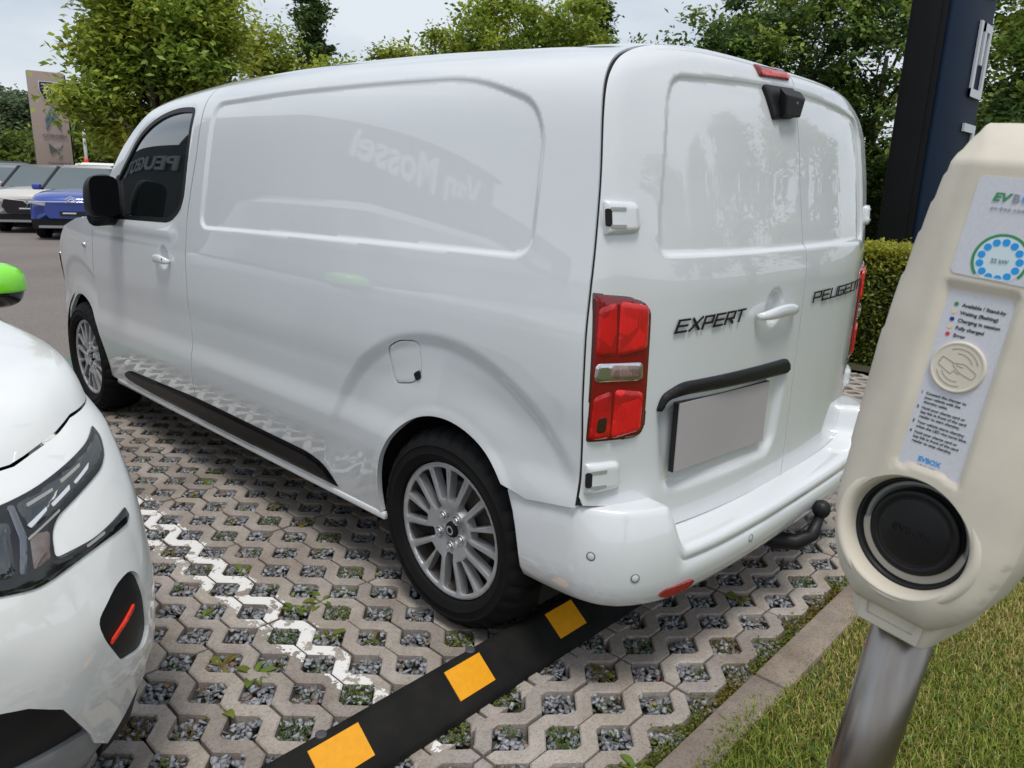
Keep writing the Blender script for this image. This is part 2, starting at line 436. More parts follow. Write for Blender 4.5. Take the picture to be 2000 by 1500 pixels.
def big_mesh(name, V, F, tint, m, parent=None, smooth=False):
    """V (n,3), F (k,3|4) arrays, tint per vertex"""
    me = bpy.data.meshes.new(name); k, c = F.shape
    me.vertices.add(len(V)); me.vertices.foreach_set('co', V.astype(np.float32).ravel())
    me.loops.add(k * c); me.loops.foreach_set('vertex_index', F.astype(np.int32).ravel())
    me.polygons.add(k); me.polygons.foreach_set('loop_start', (np.arange(k) * c).astype(np.int32)); me.polygons.foreach_set('loop_total', np.full(k, c, np.int32))
    me.update(calc_edges=True)
    if tint is not None:
        a = me.attributes.new('tint', 'FLOAT_COLOR', 'POINT'); t = np.ones((len(V), 4), np.float32); t[:, :3] = tint; a.data.foreach_set('color', t.ravel())
    me.materials.append(m)
    if smooth: me.polygons.foreach_set('use_smooth', np.ones(k, bool))
    o = bpy.data.objects.new(name, me); COL.objects.link(o)
    if parent is not None: adopt(o, parent)
    return o

def sheet(name, x0, x1, y0, y1, z, m, kind='structure'):
    o = link(name, [(x0, y0, z), (x1, y0, z), (x1, y1, z), (x0, y1, z)], [(0, 1, 2, 3)], m, None, False)
    o['kind'] = kind; return o

def asphalt_mat():
    m = mat('asphalt', (0.215, 0.190, 0.178), 0.85, noise=(0.7, 6, 0.16), bump=(240, 0.5, 0.004))
    nt = m.node_tree; b = nt.nodes['Principled BSDF']; src = b.inputs['Base Color'].links[0].from_socket
    tcn = nt.nodes.new('ShaderNodeTexCoord'); v = nt.nodes.new('ShaderNodeTexVoronoi'); v.inputs['Scale'].default_value = 120
    r = nt.nodes.new('ShaderNodeValToRGB'); r.color_ramp.elements[0].color = (0.55, 0.55, 0.55, 1); r.color_ramp.elements[1].color = (1.35, 1.3, 1.28, 1)
    mxx = nt.nodes.new('ShaderNodeMix'); mxx.data_type = 'RGBA'; mxx.blend_type = 'MULTIPLY'; mxx.inputs['Factor'].default_value = 0.8
    nt.links.new(tcn.outputs['Object'], v.inputs['Vector']); nt.links.new(v.outputs['Color'], r.inputs['Fac'])
    nt.links.new(src, mxx.inputs['A']); nt.links.new(r.outputs['Color'], mxx.inputs['B']); nt.links.new(mxx.outputs['Result'], b.inputs['Base Color'])
    return m
M['asphalt'] = asphalt_mat()
M['turf'] = mat('turf', (0.060, 0.085, 0.018), 0.95, noise=(5, 8, 0.5, (0.11, 0.10, 0.04)), bump=(90, 0.8, 0.02))
M['green_kerb'] = mat('green_kerb', (0.10, 0.20, 0.135), 0.85, noise=(4, 7, 0.35, (0.16, 0.17, 0.15)), bump=(90, 0.3, 0.003))
M['line_paint'] = mat('line_paint', (0.62, 0.61, 0.59), 0.8, noise=(3, 6, 0.25))
sheet('ground', -300, 300, -300, 300, -.06, M['soil'])
sheet('car_park_asphalt', 4.86, 290, -40, 290, -.004, M['asphalt'])
sheet('car_park_asphalt', -290, 4.15, 3.6, 290, -.012, M['asphalt'])
g = link('green_kerb_band', [], [], None); bpy.data.objects.remove(g)
mb = MB(); mb.bbox((4.52, -.5, -.03), (.66, 11, .075), .012); gk = smooth_edges(mb.build('green_kerb_band', M['green_kerb'])); gk['kind'] = 'structure'
for yy in (1.2, 3.7, 6.2, 8.7, -6.0):
    sheet('bay_line', 17.5, 22.6, yy - 2.5 - .05, yy - 2.5 + .05, 0.0, M['line_paint'])
sheet('lawn_soil', -60, -.945, -60, 3.6, -.012, M['turf'])
sheet('lawn_soil', -.945, 15, -60, -5.35, .003, M['turf'])
sheet('hedge_bed', -.955, 60, -5.35, -4.22, -.010, M['soil'])

# ---- grid paving: zigzag stones between lozenge cells, slate chips in the cells
def paver_mat(base_c=(0.435, 0.40, 0.368), nm='paver'):
    m = mat(nm, base_c, 0.9, noise=(11, 7, 0.24), bump=(170, 0.45, 0.003), spec=0.2)
    nt = m.node_tree; b = nt.nodes['Principled BSDF']; L = nt.links
    base = b.inputs['Base Color'].links[0].from_socket
    def N(t, **k):
        n = nt.nodes.new(t)
        for a, v in k.items(): setattr(n, a, v)
        return n
    tcn = N('ShaderNodeTexCoord'); oi = N('ShaderNodeObjectInfo'); geo = N('ShaderNodeNewGeometry')
    v = N('ShaderNodeTexVoronoi'); v.inputs['Scale'].default_value = 210; L.new(geo.outputs['Position'], v.inputs['Vector'])
    r = N('ShaderNodeValToRGB'); e = r.color_ramp.elements; e[0].color = (.50, .48, .47, 1); e[1].position = .55; e[1].color = (1.1, 1.09, 1.08, 1)
    L.new(v.outputs['Color'], r.inputs['Fac'])
    m1 = N('ShaderNodeMix', data_type='RGBA', blend_type='MULTIPLY'); m1.inputs['Factor'].default_value = .55
    L.new(base, m1.inputs['A']); L.new(r.outputs['Color'], m1.inputs['B'])
    # stone to stone difference
    r2 = N('ShaderNodeValToRGB'); r2.color_ramp.elements[0].color = (.80, .78, .78, 1); r2.color_ramp.elements[1].color = (1.10, 1.08, 1.05, 1)
    L.new(oi.outputs['Random'], r2.inputs['Fac'])
    m2 = N('ShaderNodeMix', data_type='RGBA', blend_type='MULTIPLY'); m2.inputs['Factor'].default_value = 1
    L.new(m1.outputs['Result'], m2.inputs['A']); L.new(r2.outputs['Color'], m2.inputs['B'])
    # large stains
    n3 = N('ShaderNodeTexNoise'); n3.inputs['Scale'].default_value = 3.1; n3.inputs['Detail'].default_value = 6; L.new(geo.outputs['Position'], n3.inputs['Vector'])
    r3 = N('ShaderNodeValToRGB'); r3.color_ramp.elements[0].position = .35; r3.color_ramp.elements[0].color = (.78, .74, .70, 1); r3.color_ramp.elements[1].position = .62
    L.new(n3.outputs['Fac'], r3.inputs['Fac'])
    m3 = N('ShaderNodeMix', data_type='RGBA', blend_type='MULTIPLY'); m3.inputs['Factor'].default_value = 1
    L.new(m2.outputs['Result'], m3.inputs['A']); L.new(r3.outputs['Color'], m3.inputs['B'])
    # worn white bay line along y = 1.285
    sx = N('ShaderNodeSeparateXYZ'); L.new(geo.outputs['Position'], sx.inputs[0])
    def mth(op, a, b_=None, c=None):
        n = N('ShaderNodeMath', operation=op)
        for i, q in enumerate((a, b_, c)):
            if q is None: continue
            if isinstance(q, (int, float)): n.inputs[i].default_value = q
            else: L.new(q, n.inputs[i])
        return n.outputs[0]
    n4 = N('ShaderNodeTexNoise'); n4.inputs['Scale'].default_value = 75; n4.inputs['Detail'].default_value = 6; L.new(geo.outputs['Position'], n4.inputs['Vector'])
    n5 = N('ShaderNodeTexNoise'); n5.inputs['Scale'].default_value = 7.5; n5.inputs['Detail'].default_value = 3; L.new(geo.outputs['Position'], n5.inputs['Vector'])
    dist = mth('ABSOLUTE', mth('SUBTRACT', sx.outputs['Y'], 1.285))
    wear = mth('MULTIPLY_ADD', n4.outputs['Fac'], .075, mth('MULTIPLY', n5.outputs['Fac'], .115))     # ~0.07
    fade = mth('MULTIPLY', mth('SMOOTH_MIN', mth('SUBTRACT', sx.outputs['X'], .30), 0.0, .1), -.085)     # worn away towards the stop
    lim = mth('SUBTRACT', .168, mth('ADD', wear, fade))
    n6 = N('ShaderNodeTexNoise'); n6.inputs['Scale'].default_value = 13; n6.inputs['Detail'].default_value = 8; n6.inputs['Roughness'].default_value = .7; L.new(geo.outputs['Position'], n6.inputs['Vector'])
    lim = mth('MULTIPLY', lim, mth('GREATER_THAN', n6.outputs['Fac'], .45))
    k = mth('MULTIPLY', mth('GREATER_THAN', lim, dist), mth('GREATER_THAN', sx.outputs['X'], -.43))
    up = N('ShaderNodeSeparateXYZ'); L.new(geo.outputs['Normal'], up.inputs[0])
    k = mth('MULTIPLY', k, mth('GREATER_THAN', up.outputs['Z'], .5))
    m4 = N('ShaderNodeMix', data_type='RGBA'); L.new(k, m4.inputs['Factor']); L.new(m3.outputs['Result'], m4.inputs['A']); m4.inputs['B'].default_value = (.78, .77, .75, 1)
    L.new(m4.outputs['Result'], b.inputs['Base Color'])
    return m
M['paver'] = paver_mat()
M['kerb'] = paver_mat((0.33, 0.285, 0.245), 'kerb')
DD, GJ = .066, .0035
def strip_poly(kind):      # kind 0: cells at .1 .3 .5 along the lower edge; 1: along the upper edge
    A, B = ((.1, .3, .5), (0, .2, .4, .6)) if kind == 0 else ((0, .2, .4, .6), (.1, .3, .5))
    def edge(c, v, s):
        o = []
        for q in c:
            for du, dv in ((-DD, 0), (-.012, DD - .012), (.012, DD - .012), (DD, 0)):
                u = q + du
                o.append((u, v + s * max(dv, GJ) if dv else v + s * GJ))
        return o
    lo = edge(A, 0, 1); hi = edge(B, .1, -1)
    P = lo + hi[::-1]
    if kind == 0:
        P = [(GJ, GJ)] + lo + [(.6 - GJ, GJ)] + [q for q in hi[::-1] if GJ - 1e-6 <= q[0] <= .6 - GJ + 1e-6]
        hi_in = [q for q in hi if 0.006 <= q[0] <= .594]
        P = [(GJ, GJ)] + lo + [(.6 - GJ, GJ), (.6 - GJ, .1 - DD + .008)] + hi_in[::-1] + [(GJ, .1 - DD + .008)]
    else:
        lo_in = [q for q in lo if 0.006 <= q[0] <= .594]
        P = [(GJ, DD - .008)] + lo_in + [(.6 - GJ, DD - .008), (.6 - GJ, .1 - GJ)] + hi[::-1] + [(GJ, .1 - GJ)]
    return np.array(P)
def clip(P, n, c):         # keep points with P.n >= c
    out = []; d = P @ np.array(n) - c
    for i in range(len(P)):
        j = (i + 1) % len(P)
        if d[i] >= 0: out.append(P[i])
        if d[i] * d[j] < 0: out.append(P[i] + (P[j] - P[i]) * d[i] / (d[i] - d[j]))
    return np.array(out)
def stone_geo(P, bev=.004, dep=.09):
    P = P[[np.linalg.norm(P[i] - P[i - 1]) > 1e-5 for i in range(len(P))]]
    area = np.sum(P[:, 0] * np.roll(P[:, 1], -1) - np.roll(P[:, 0], -1) * P[:, 1])
    if area < 0: P = P[::-1]
    t0 = P - np.roll(P, 1, 0); t1 = np.roll(P, -1, 0) - P
    n0 = np.stack([-t0[:, 1], t0[:, 0]], 1); n1 = np.stack([-t1[:, 1], t1[:, 0]], 1)
    n0 /= np.linalg.norm(n0, axis=1, keepdims=True) + 1e-9; n1 /= np.linalg.norm(n1, axis=1, keepdims=True) + 1e-9
    b = n0 + n1; b /= np.linalg.norm(b, axis=1, keepdims=True) + 1e-9
    k = bev / np.clip((b * n1).sum(1), .5, 1); I = P + b * k[:, None]
    res = delaunay_2d_cdt([Vector(q) for q in I.tolist()], [], [list(range(len(I)))], 1, 1e-7)
    tv = np.array([q[:] for q in res[0]]); n = len(P)
    if len(tv) != n: return None
    V = np.concatenate([np.c_[I, np.zeros(n)], np.c_[P, np.full(n, -bev)], np.c_[P, np.full(n, -dep)]])
    F = [tuple(t) for t in res[2]] + [(n + i, n + (i + 1) % n, (i + 1) % n, i) for i in range(n)] + [(2 * n + i, 2 * n + (i + 1) % n, n + (i + 1) % n, n + i) for i in range(n)]
    return V, F
geo_cache = {}
def stone_mesh(key, P):
    if key not in geo_cache:
        g = stone_geo(P)
        if g is None: geo_cache[key] = None; return None
        me = bpy.data.meshes.new('paver'); me.from_pydata(g[0].tolist(), [], g[1]); me.update(); me.materials.append(M['paver']); geo_cache[key] = (me, g)
    return geo_cache[key]
paving = sheet('paving', -.86, 4.19, -4.24, 4.2, -.040, mat('bed', (0.10, 0.092, 0.08), 0.95, noise=(60, 5, 0.5, (0.05, 0.06, 0.03)), bump=(120, 1.0, 0.01)))
stones = []   # (distance, key, poly, matrix)
def put(kind, u0, v0, ax, cut=None):
    P = strip_poly(kind); key = (kind, None)
    if ax == 'x': Mx = Matrix.Translation((u0, v0, 0))
    else: Mx = Matrix(((0, 1, 0, v0), (1, 0, 0, u0), (0, 0, 1, 0), (0, 0, 0, 1)))      # along y
    if cut is not None:
        P = clip(P, cut[0], cut[1]); key = (kind, ax, round(cut[1], 4), cut[0])
        if len(P) < 4: return
    c = np.array(Mx @ Vector((*P.mean(0), 0)))
    stones.append((np.hypot(c[0] - CAM[0], c[1] - CAM[1]), key, P, Mx, c, ax))
cells = []
for j in range(-52, 31):
    y0 = 1.117 + .1 * j; kind = 0 if j % 2 == 0 else 1
    if not -4.2 < y0 < 4.0: continue
    for i in range(-2, 7):
        x0 = .414 + .603 * i
        if x0 > 4.1: continue
        cut = None
        if x0 + .6 < -.42: continue
        if x0 < -.43: cut = ((1, 0), -.43 - x0)
        if x0 + .6 > 4.17: cut = ((-1, 0), -(4.17 - x0))
        put(kind, x0, y0, 'x', cut)
        for q in ((.1, .3, .5) if kind == 0 else (.0, .2, .4)):
            if x0 + q > -.40: cells.append((x0 + q, y0))
for i in range(4):
    x0 = -.816 + .1 * i; kind = 0 if i % 2 == 1 else 1
    for k in range(-8, 6):
        y0 = .022 + .603 * k
        put(kind, y0, x0, 'y')
        for q in ((.1, .3, .5) if kind == 0 else (.0, .2, .4)): cells.append((x0, y0 + q))
vis = lambda s: not (abs(s[4][1]) < .55 and -.2 < s[4][0] < 3.9)
order = sorted(stones, key=lambda s: (not vis(s), s[0]))
rest_v, rest_f, nrest = [], [], 0
for n, (d, key, P, Mx, c, ax) in enumerate(order):
    sm = stone_mesh(key, P)
    if sm is None: continue
    jit = Matrix.Translation((random.gauss(0, .0012), random.gauss(0, .0012), random.gauss(0, .0018))) @ Matrix.Rotation(random.gauss(0, .0015), 4, 'Z') @ Matrix.Rotation(random.gauss(0, .006), 4, 'X')
    W = Mx @ jit
    if n < 300:
        o = bpy.data.objects.new('paver', sm[0]); COL.objects.link(o); o.matrix_world = W; o.parent = paving
        if ax == 'y':
            sm2 = stone_mesh(key + ('m',), P * [1, 1])
            o.matrix_world = W
    else:
        V = sm[1][0]; Wn = np.array(W); rest_v.append(V @ Wn[:3, :3].T + Wn[:3, 3]); 
        fl = ax == 'y'
        rest_f += [tuple(i + nrest for i in (q[::-1] if fl else q)) for q in sm[1][1]]; nrest += len(V)
ro = link('far_pavers', np.concatenate(rest_v), rest_f, M['paver'], paving, False); ro['kind'] = 'stuff'

# slate chips
def chips(centres, per, name, spread=.060):
    n = len(centres) * per
    base = np.array([(x, y, z) for x in (-.5, .5) for y in (-.5, .5) for z in (-.5, .5)])
    Fq = np.array([(0, 1, 3, 2), (4, 6, 7, 5), (0, 4, 5, 1), (2, 3, 7, 6), (0, 2, 6, 4), (1, 5, 7, 3)])
    ctr = np.repeat(np.array(centres), per, 0)
    uv = rng.uniform(-1, 1, (n, 2)); a = (uv[:, 0] + uv[:, 1]) / 2 * spread; b = (uv[:, 0] - uv[:, 1]) / 2 * spread
    sz = np.stack([rng.uniform(.010, .024, n), rng.uniform(.008, .016, n), rng.uniform(.003, .008, n)], 1)
    th, ph, ps = rng.uniform(0, 2 * PI, n), rng.normal(0, .45, n), rng.normal(0, .45, n)
    v = base[None] * sz[:, None] * (1 + rng.uniform(-.28, .28, (n, 8, 3)))
    c, s_ = np.cos(ph)[:, None], np.sin(ph)[:, None]; y, z = v[..., 1] * c - v[..., 2] * s_, v[..., 1] * s_ + v[..., 2] * c; v[..., 1], v[..., 2] = y, z
    c, s_ = np.cos(ps)[:, None], np.sin(ps)[:, None]; x, z = v[..., 0] * c - v[..., 2] * s_, v[..., 0] * s_ + v[..., 2] * c; v[..., 0], v[..., 2] = x, z
    c, s_ = np.cos(th)[:, None], np.sin(th)[:, None]; x, y = v[..., 0] * c - v[..., 1] * s_, v[..., 0] * s_ + v[..., 1] * c; v[..., 0], v[..., 1] = x, y
    v[..., 0] += (ctr[:, 0] + a)[:, None]; v[..., 1] += (ctr[:, 1] + b)[:, None]; v[..., 2] += rng.uniform(-.026, -.007, n)[:, None]
    g = rng.uniform(.13, .38, n); tint = np.stack([g * .96, g * .99, g * 1.06], 1)
    br = rng.random(n) < .09; tint[br] = np.stack([rng.uniform(.16, .30, br.sum()), rng.uniform(.13, .24, br.sum()), rng.uniform(.09, .19, br.sum())], 1)
    F = (np.arange(n)[:, None, None] * 8 + Fq[None]).reshape(-1, 4)
    o = big_mesh(name, v.reshape(-1, 3), F, np.repeat(tint, 8, 0), M['chip']); o['kind'] = 'stuff'; return o
near = [q for q in cells if (np.hypot(q[0] - CAM[0], q[1] - CAM[1]) < 5.2 and (q[1] > .25 or q[0] < -.2)) and q[1] < 2.6 and q[1] > -3.5]
near.sort(key=lambda q: np.hypot(q[0] - CAM[0], q[1] - CAM[1]))
chips(near[:420], 46, 'slate_chips'); chips(near[420:], 22, 'slate_chips')

# moss and tiny weeds in the cells, along the kerb
def leaflets(name, pts, size, tints, m, up=.5):
    n = len(pts); nrm = rng.normal(0, 1, (n, 3)); nrm[:, 2] = np.abs(nrm[:, 2]) + up; nrm /= np.linalg.norm(nrm, axis=1, keepdims=True)
    t = np.cross(nrm, rng.normal(0, 1, (n, 3))); t /= np.linalg.norm(t, axis=1, keepdims=True); b = np.cross(nrm, t)
    sz = size * rng.uniform(.6, 1.4, n)[:, None]
    V = np.stack([pts - t * sz, pts - b * sz * .5 + nrm * sz * .12, pts + t * sz, pts + b * sz * .5 + nrm * sz * .12], 1).reshape(-1, 3)
    F = np.arange(n * 4).reshape(-1, 4)
    return big_mesh(name, V, F, np.repeat(tints, 4, 0), m)
mp_, mt_ = [], []
for (x, y) in near[:560]:
    q = rng.random()
    if q < .66:
        k = int(rng.integers(15, 60)) if q > .14 else int(rng.integers(160, 300))
        uv = rng.uniform(-1, 1, (k, 2)); a = (uv[:, 0] + uv[:, 1]) / 2 * .060; b = (uv[:, 0] - uv[:, 1]) / 2 * .060
        if q > .14: ca, cb = rng.uniform(-.03, .03, 2); a = ca + rng.normal(0, .016, k); b = cb + rng.normal(0, .016, k); ok = np.abs(a) + np.abs(b) < .060; a, b = a[ok], b[ok]; k = len(a)
        mp_.append(np.stack([x + a, y + b, rng.uniform(-.016, .001, k)], 1))
        g = rng.uniform(.4, 1.0, (k, 1)); base = np.array([(.20, .25, .04), (.27, .19, .05), (.14, .22, .04)])[int(rng.integers(0, 3))]
        mt_.append(g * base + rng.uniform(0, .03, (k, 3)))
k = 9000; yy = rng.uniform(-1.3, 1.3, k); tri = (np.abs(((yy - .022) % .2) - .1))
mp_.append(np.stack([-.838 + rng.normal(0, .010, k) + np.clip(rng.random(k) * .08 * (tri / .1) * (rng.random(k) < .5), 0, .06), yy, rng.uniform(-.03, .004, k)], 1))
mt_.append(rng.uniform(.45, 1.2, (k, 1)) * np.array([.22, .25, .045]) * np.where(np.sin(yy * 9)[:, None] > -.3, 1, [1.15, .8, .8]))
mo = leaflets('moss', np.concatenate(mp_), .0052, np.concatenate(mt_), M['leaf']); mo['kind'] = 'stuff'

def weed(name, x, y, n, L, label, group=None, hue=0):
    vs, fs, ts = [], [], []
    for i in range(n):
        a = 2 * PI * i / n + rng.normal(0, .35); l = L * rng.uniform(.6, 1.1); w = l * rng.uniform(.16, .26); el = rng.uniform(.5, 1.15)
        base = len(vs); m = 6; col = np.array([(.17, .25, .045), (.20, .24, .04), (.24, .19, .05)][min(2, max(0, int(rng.integers(0, 2)) + hue))]) * rng.uniform(.75, 1.15)
        p = np.array([x, y, -.018])
        for k in range(m + 1):
            f = k / m; e = el * (1 - 1.15 * f); d = np.array([math.cos(a) * math.cos(e), math.sin(a) * math.cos(e), math.sin(e)])
            if k: p = p + d * l / m
            ww = w * math.sin(PI * min(1, .13 + f * .90)) ** .8 * (.55 + .6 * f); s_ = np.array([-math.sin(a), math.cos(a), 0])
            lift = np.array([0, 0, ww * .28])
            vs += [p - s_ * ww + lift, p, p + s_ * ww + lift]; ts += [col * (.92 if k % 2 else 1.0), col * 1.18, col]
        for k in range(m):
            for j in (0, 1): q = base + k * 3 + j; fs.append((q, q + 1, q + 4, q + 3))
    o = big_mesh(name, np.array(vs), np.array(fs), np.array(ts), M['leaf'], smooth=True)
    return tag(o, label, 'weed', group)
weed('weed', .205, 1.475, 7, .085, 'largest broad-leaved weed in a paving cell just left of the black wheel stop')
weed('weed', .414, 1.117, 7, .075, 'leafy weed filling a paving cell beside the worn white line near the rear wheel')
weed('weed', .113, 1.62, 6, .08, 'upright green weed in a paving cell close to the white car bumper')
weed('weed', -.60, .022, 6, .06, 'yellowish weed spreading over the paving edge by the lawn behind the van')
weed('weed', -.816, .97, 5, .06, 'pale green weed leaning out of a cell between wheel stop and lawn kerb')
wc = [q for q in near if 2.0 < np.hypot(q[0] - CAM[0], q[1] - CAM[1]) < 4.4 and q[1] > .72]
random.shuffle(wc)
for (x, y) in wc[:60]:
    weed('weed', x + random.uniform(-.02, .02), y + random.uniform(-.02, .02), random.randint(4, 7), random.uniform(.035, .065), 'small green weed growing out of a slate filled paving cell', 'small weeds in the paving cells', hue=random.choice((0, 0, 1)))

# kerb stones along the lawn
kerb = link('kerb', [(-.852, -4.2, -.055), (-.958, -4.2, -.055), (-.958, 3.5, -.055), (-.852, 3.5, -.055)], [(0, 3, 2, 1)], M['soil'], None, False); kerb['kind'] = 'structure'
yy = 3.4
for k in range(9):
    L = 1.0 if k != 3 else .96; y1 = yy - L
    mb = MB(); mb.bbox((-.905 + random.uniform(-.004, .004), (yy + y1) / 2, -.065 + random.uniform(-.003, .003)), (.106, L - .008, .15), .008, Matrix.Rotation(random.gauss(0, .004), 4, 'Z'))
    smooth_edges(mb.build('kerb_stone', M['kerb'], kerb)); yy = y1

# lawn blades
def blades(n, x0, x1, y0, y1, h, dens=None):
    P = np.stack([rng.uniform(x0, x1, n), rng.uniform(y0, y1, n)], 1)
    f = .9 * np.sin(P[:, 0] * 3.1 - P[:, 1] * 1.7 + .6) + .6 * np.sin(P[:, 0] * 5.1 + 1.3 * np.sin(P[:, 1] * 3.7)) * np.sin(P[:, 1] * 4.3 + P[:, 0] * 2.2) + rng.normal(0, .55, n)     # patchiness
    edge = .948 + .045 * np.sin(P[:, 1] * 7) * np.sin(P[:, 1] * 2.3 + 1)
    k = P[:, 0] < -edge + rng.exponential(.018, n); P, f = P[k], f[k]; n = len(P)
    a = rng.uniform(0, 2 * PI, n); hh = h * rng.uniform(.45, 1.25, n) * (1 + .25 * np.clip(f, -1, 1)); lean = hh * np.abs(rng.normal(.35, .45, n)); w = rng.uniform(.0011, .0024, n)
    d = np.stack([np.cos(a), np.sin(a)], 1); s_ = np.stack([-d[:, 1], d[:, 0]], 1) * w[:, None]
    z0 = np.full(n, -.012)
    B = np.zeros((n, 5, 3)); B[:, 0, :2] = P - s_; B[:, 1, :2] = P + s_; B[:, 0, 2] = B[:, 1, 2] = z0
    mid = P + d * (lean * .35)[:, None]; B[:, 2, :2] = mid + s_ * .8; B[:, 3, :2] = mid - s_ * .8; B[:, 2, 2] = B[:, 3, 2] = z0 + hh * .6
    B[:, 4, :2] = P + d * lean[:, None]; B[:, 4, 2] = z0 + hh * rng.uniform(.75, 1.0, n)
    F = np.arange(n)[:, None, None] * 5 + np.array([(0, 1, 2), (0, 2, 3), (3, 2, 4)])[None]
    green = np.array([.20, .26, .04]); dry = np.array([.54, .45, .17])
    t = np.clip(.55 + .42 * f * -1 + .40 * np.clip((-P[:, 0] - 1.25), 0, 1) , 0, 1)[:, None]
    isdry = (rng.random(n)[:, None] < t * .75)
    tint = np.where(isdry, dry * rng.uniform(.55, 1.15, (n, 1)), green * rng.uniform(.6, 1.45, (n, 1)) + rng.uniform(0, .03, (n, 1)) * np.array([1.2, .9, 0]))
    o = big_mesh('lawn_grass', B.reshape(-1, 3), F.reshape(-1, 3), np.repeat(tint, 5, 0), M['grass']); o['kind'] = 'stuff'; return o
blades(150000, -2.3, -.90, -.9, 1.75, .030)
blades(45000, -3.2, -.90, -4.3, -.9, .042)
cp_ = np.stack([rng.uniform(-1.5, -.98, 700), rng.uniform(-.4, 1.2, 700), rng.uniform(.004, .03, 700)], 1)
cl_ = leaflets('clover', cp_, .008, np.array([.09, .19, .045]) * rng.uniform(.6, 1.3, (700, 1)), M['leaf'], up=2.0); cl_['kind'] = 'stuff'

# black rubber wheel stop with yellow reflector panels
stop = thing('wheel_stop', 'black rubber wheel stop with yellow reflective panels behind the van wheel', 'wheel stop', (-.31, 1.0, 0))
prof = bez_round(np.array([(-.236, 0), (-.250, .088), (-.262, .099), (-.290, .100), (-.374, .034), (-.385, .018), (-.386, 0)]), [.0, .01, .012, .012, .012, .006, 0], 4)
Y0, Y1 = .12, 1.94
mb = MB(); mb.prism([tuple(q) for q in prof], lambda a, b: (a + .0 * b, Y0, b), lambda a, b: (a, Y1, b))
smooth_edges(mb.build('stop_body', M['stop_rubber'], stop), 25)
sl = np.array([.374 - .290, 0, -(.100 - .034)]); 
for a, b in ((1.455, 1.60), (1.03, 1.165), (.605, .735), (.185, .315)):
    p0 = np.array([-.2925, 0, .0992]); d = np.array([-.0815, 0, -.0640]); nn = np.array([-.62, 0, .785]) * .0018
    c4 = [p0 + [0, a, 0], p0 + [0, b, 0], p0 + d * .86 + [0, b, 0], p0 + d * .86 + [0, a, 0]]
    mb = MB(); mb.add([q + nn for q in c4] + [q - nn for q in c4], [(0, 1, 2, 3), (7, 6, 5, 4), (0, 4, 5, 1), (1, 5, 6, 2), (2, 6, 7, 3), (3, 7, 4, 0)])
    mb.build('yellow_panel', M['yellow'], stop)
for y in (1.545, 1.04, .53):
    mb = MB(); mb.lathe([(0, .1035), (.010, .1035), (.0145, .1025), (.0150, .099)], 20, Matrix.Translation((-.2665, y, 0))); mb.build('fixing_bolt', M['bolt_grey'], stop, True)

# ================================================================== white panel van (rear axle over the origin, nose towards +x)
lowY = pchip([.2, .28, .33, .40, .48, .54, .585, .69, .78, .9, 1.05, 1.2], [.86, .8905, .8985, .9090, .9205, .9262, .9258, .9130, .915, .923, .925, .915])
zroof = pchip([-.6, -.35, -.1, .5, 1.0, 1.5, 1.9, 2.25, 2.5, 2.8, 3.1, 3.35],
              [1.800, 1.822, 1.840, 1.869, 1.879, 1.875, 1.855, 1.817, 1.708, 1.536, 1.356, 1.23])
planX = pchip([-1, -.3, 2.4, 3.0, 3.4, 3.7, 3.9, 4.03, 4.12], [.992, 1, 1, .995, .972, .93, .87, .78, .60])
seamX = pchip([.2, 1.2, 1.4, 1.6, 1.7, 1.77, 1.85], [-.535, -.535, -.527, -.503, -.48, -.455, -.44])
_T = np.concatenate([np.linspace(0, .75, 60), 1 - np.linspace(.25 ** .5, 0, 160)[1:] ** 2])
upY = lambda t: (.915 - .07 * t) * np.clip(1 - np.clip(t, 0, 1) ** 10, 0, 1) ** (1 / 3.5)
_yy, _zz = upY(_T), .66 * _T
_arc = np.concatenate([[0], np.cumsum(np.hypot(np.diff(_yy), np.diff(_zz)))])
WTOP = 1.2 + _arc[-1]
hX = lambda x: (zroof(x) - 1.2) / .66
def w_of(x, z):                      # height -> outline coordinate
    t = (np.asarray(z, float) - 1.2) / .66 / np.maximum(hX(x), .02)
    return np.where(np.asarray(z) < 1.2, z, 1.2 + np.interp(t, _T, _arc))
def Pside(P):                        # (x, w) -> left skin
    x, w = P[:, 0], P[:, 1]
    a = np.clip(w - 1.2, 0, None); y_u = np.interp(a, _arc, _yy) - np.clip(a - _arc[-1], 0, None); z_u = np.interp(a, _arc, _zz)
    y = np.where(w < 1.2, lowY(w), y_u) * planX(x); z = np.where(w < 1.2, w, 1.2 + z_u * hX(x))
    return np.stack([x, y, z], 1)
def mir(fn): return lambda P: fn(P) * np.array([1, -1, 1])
def sidepoly(pts): return np.array([(x, float(w_of(x, z))) for x, z in pts])
def yskin(x, z): return Pside(np.array([[x, float(w_of(x, z))]]))[0]

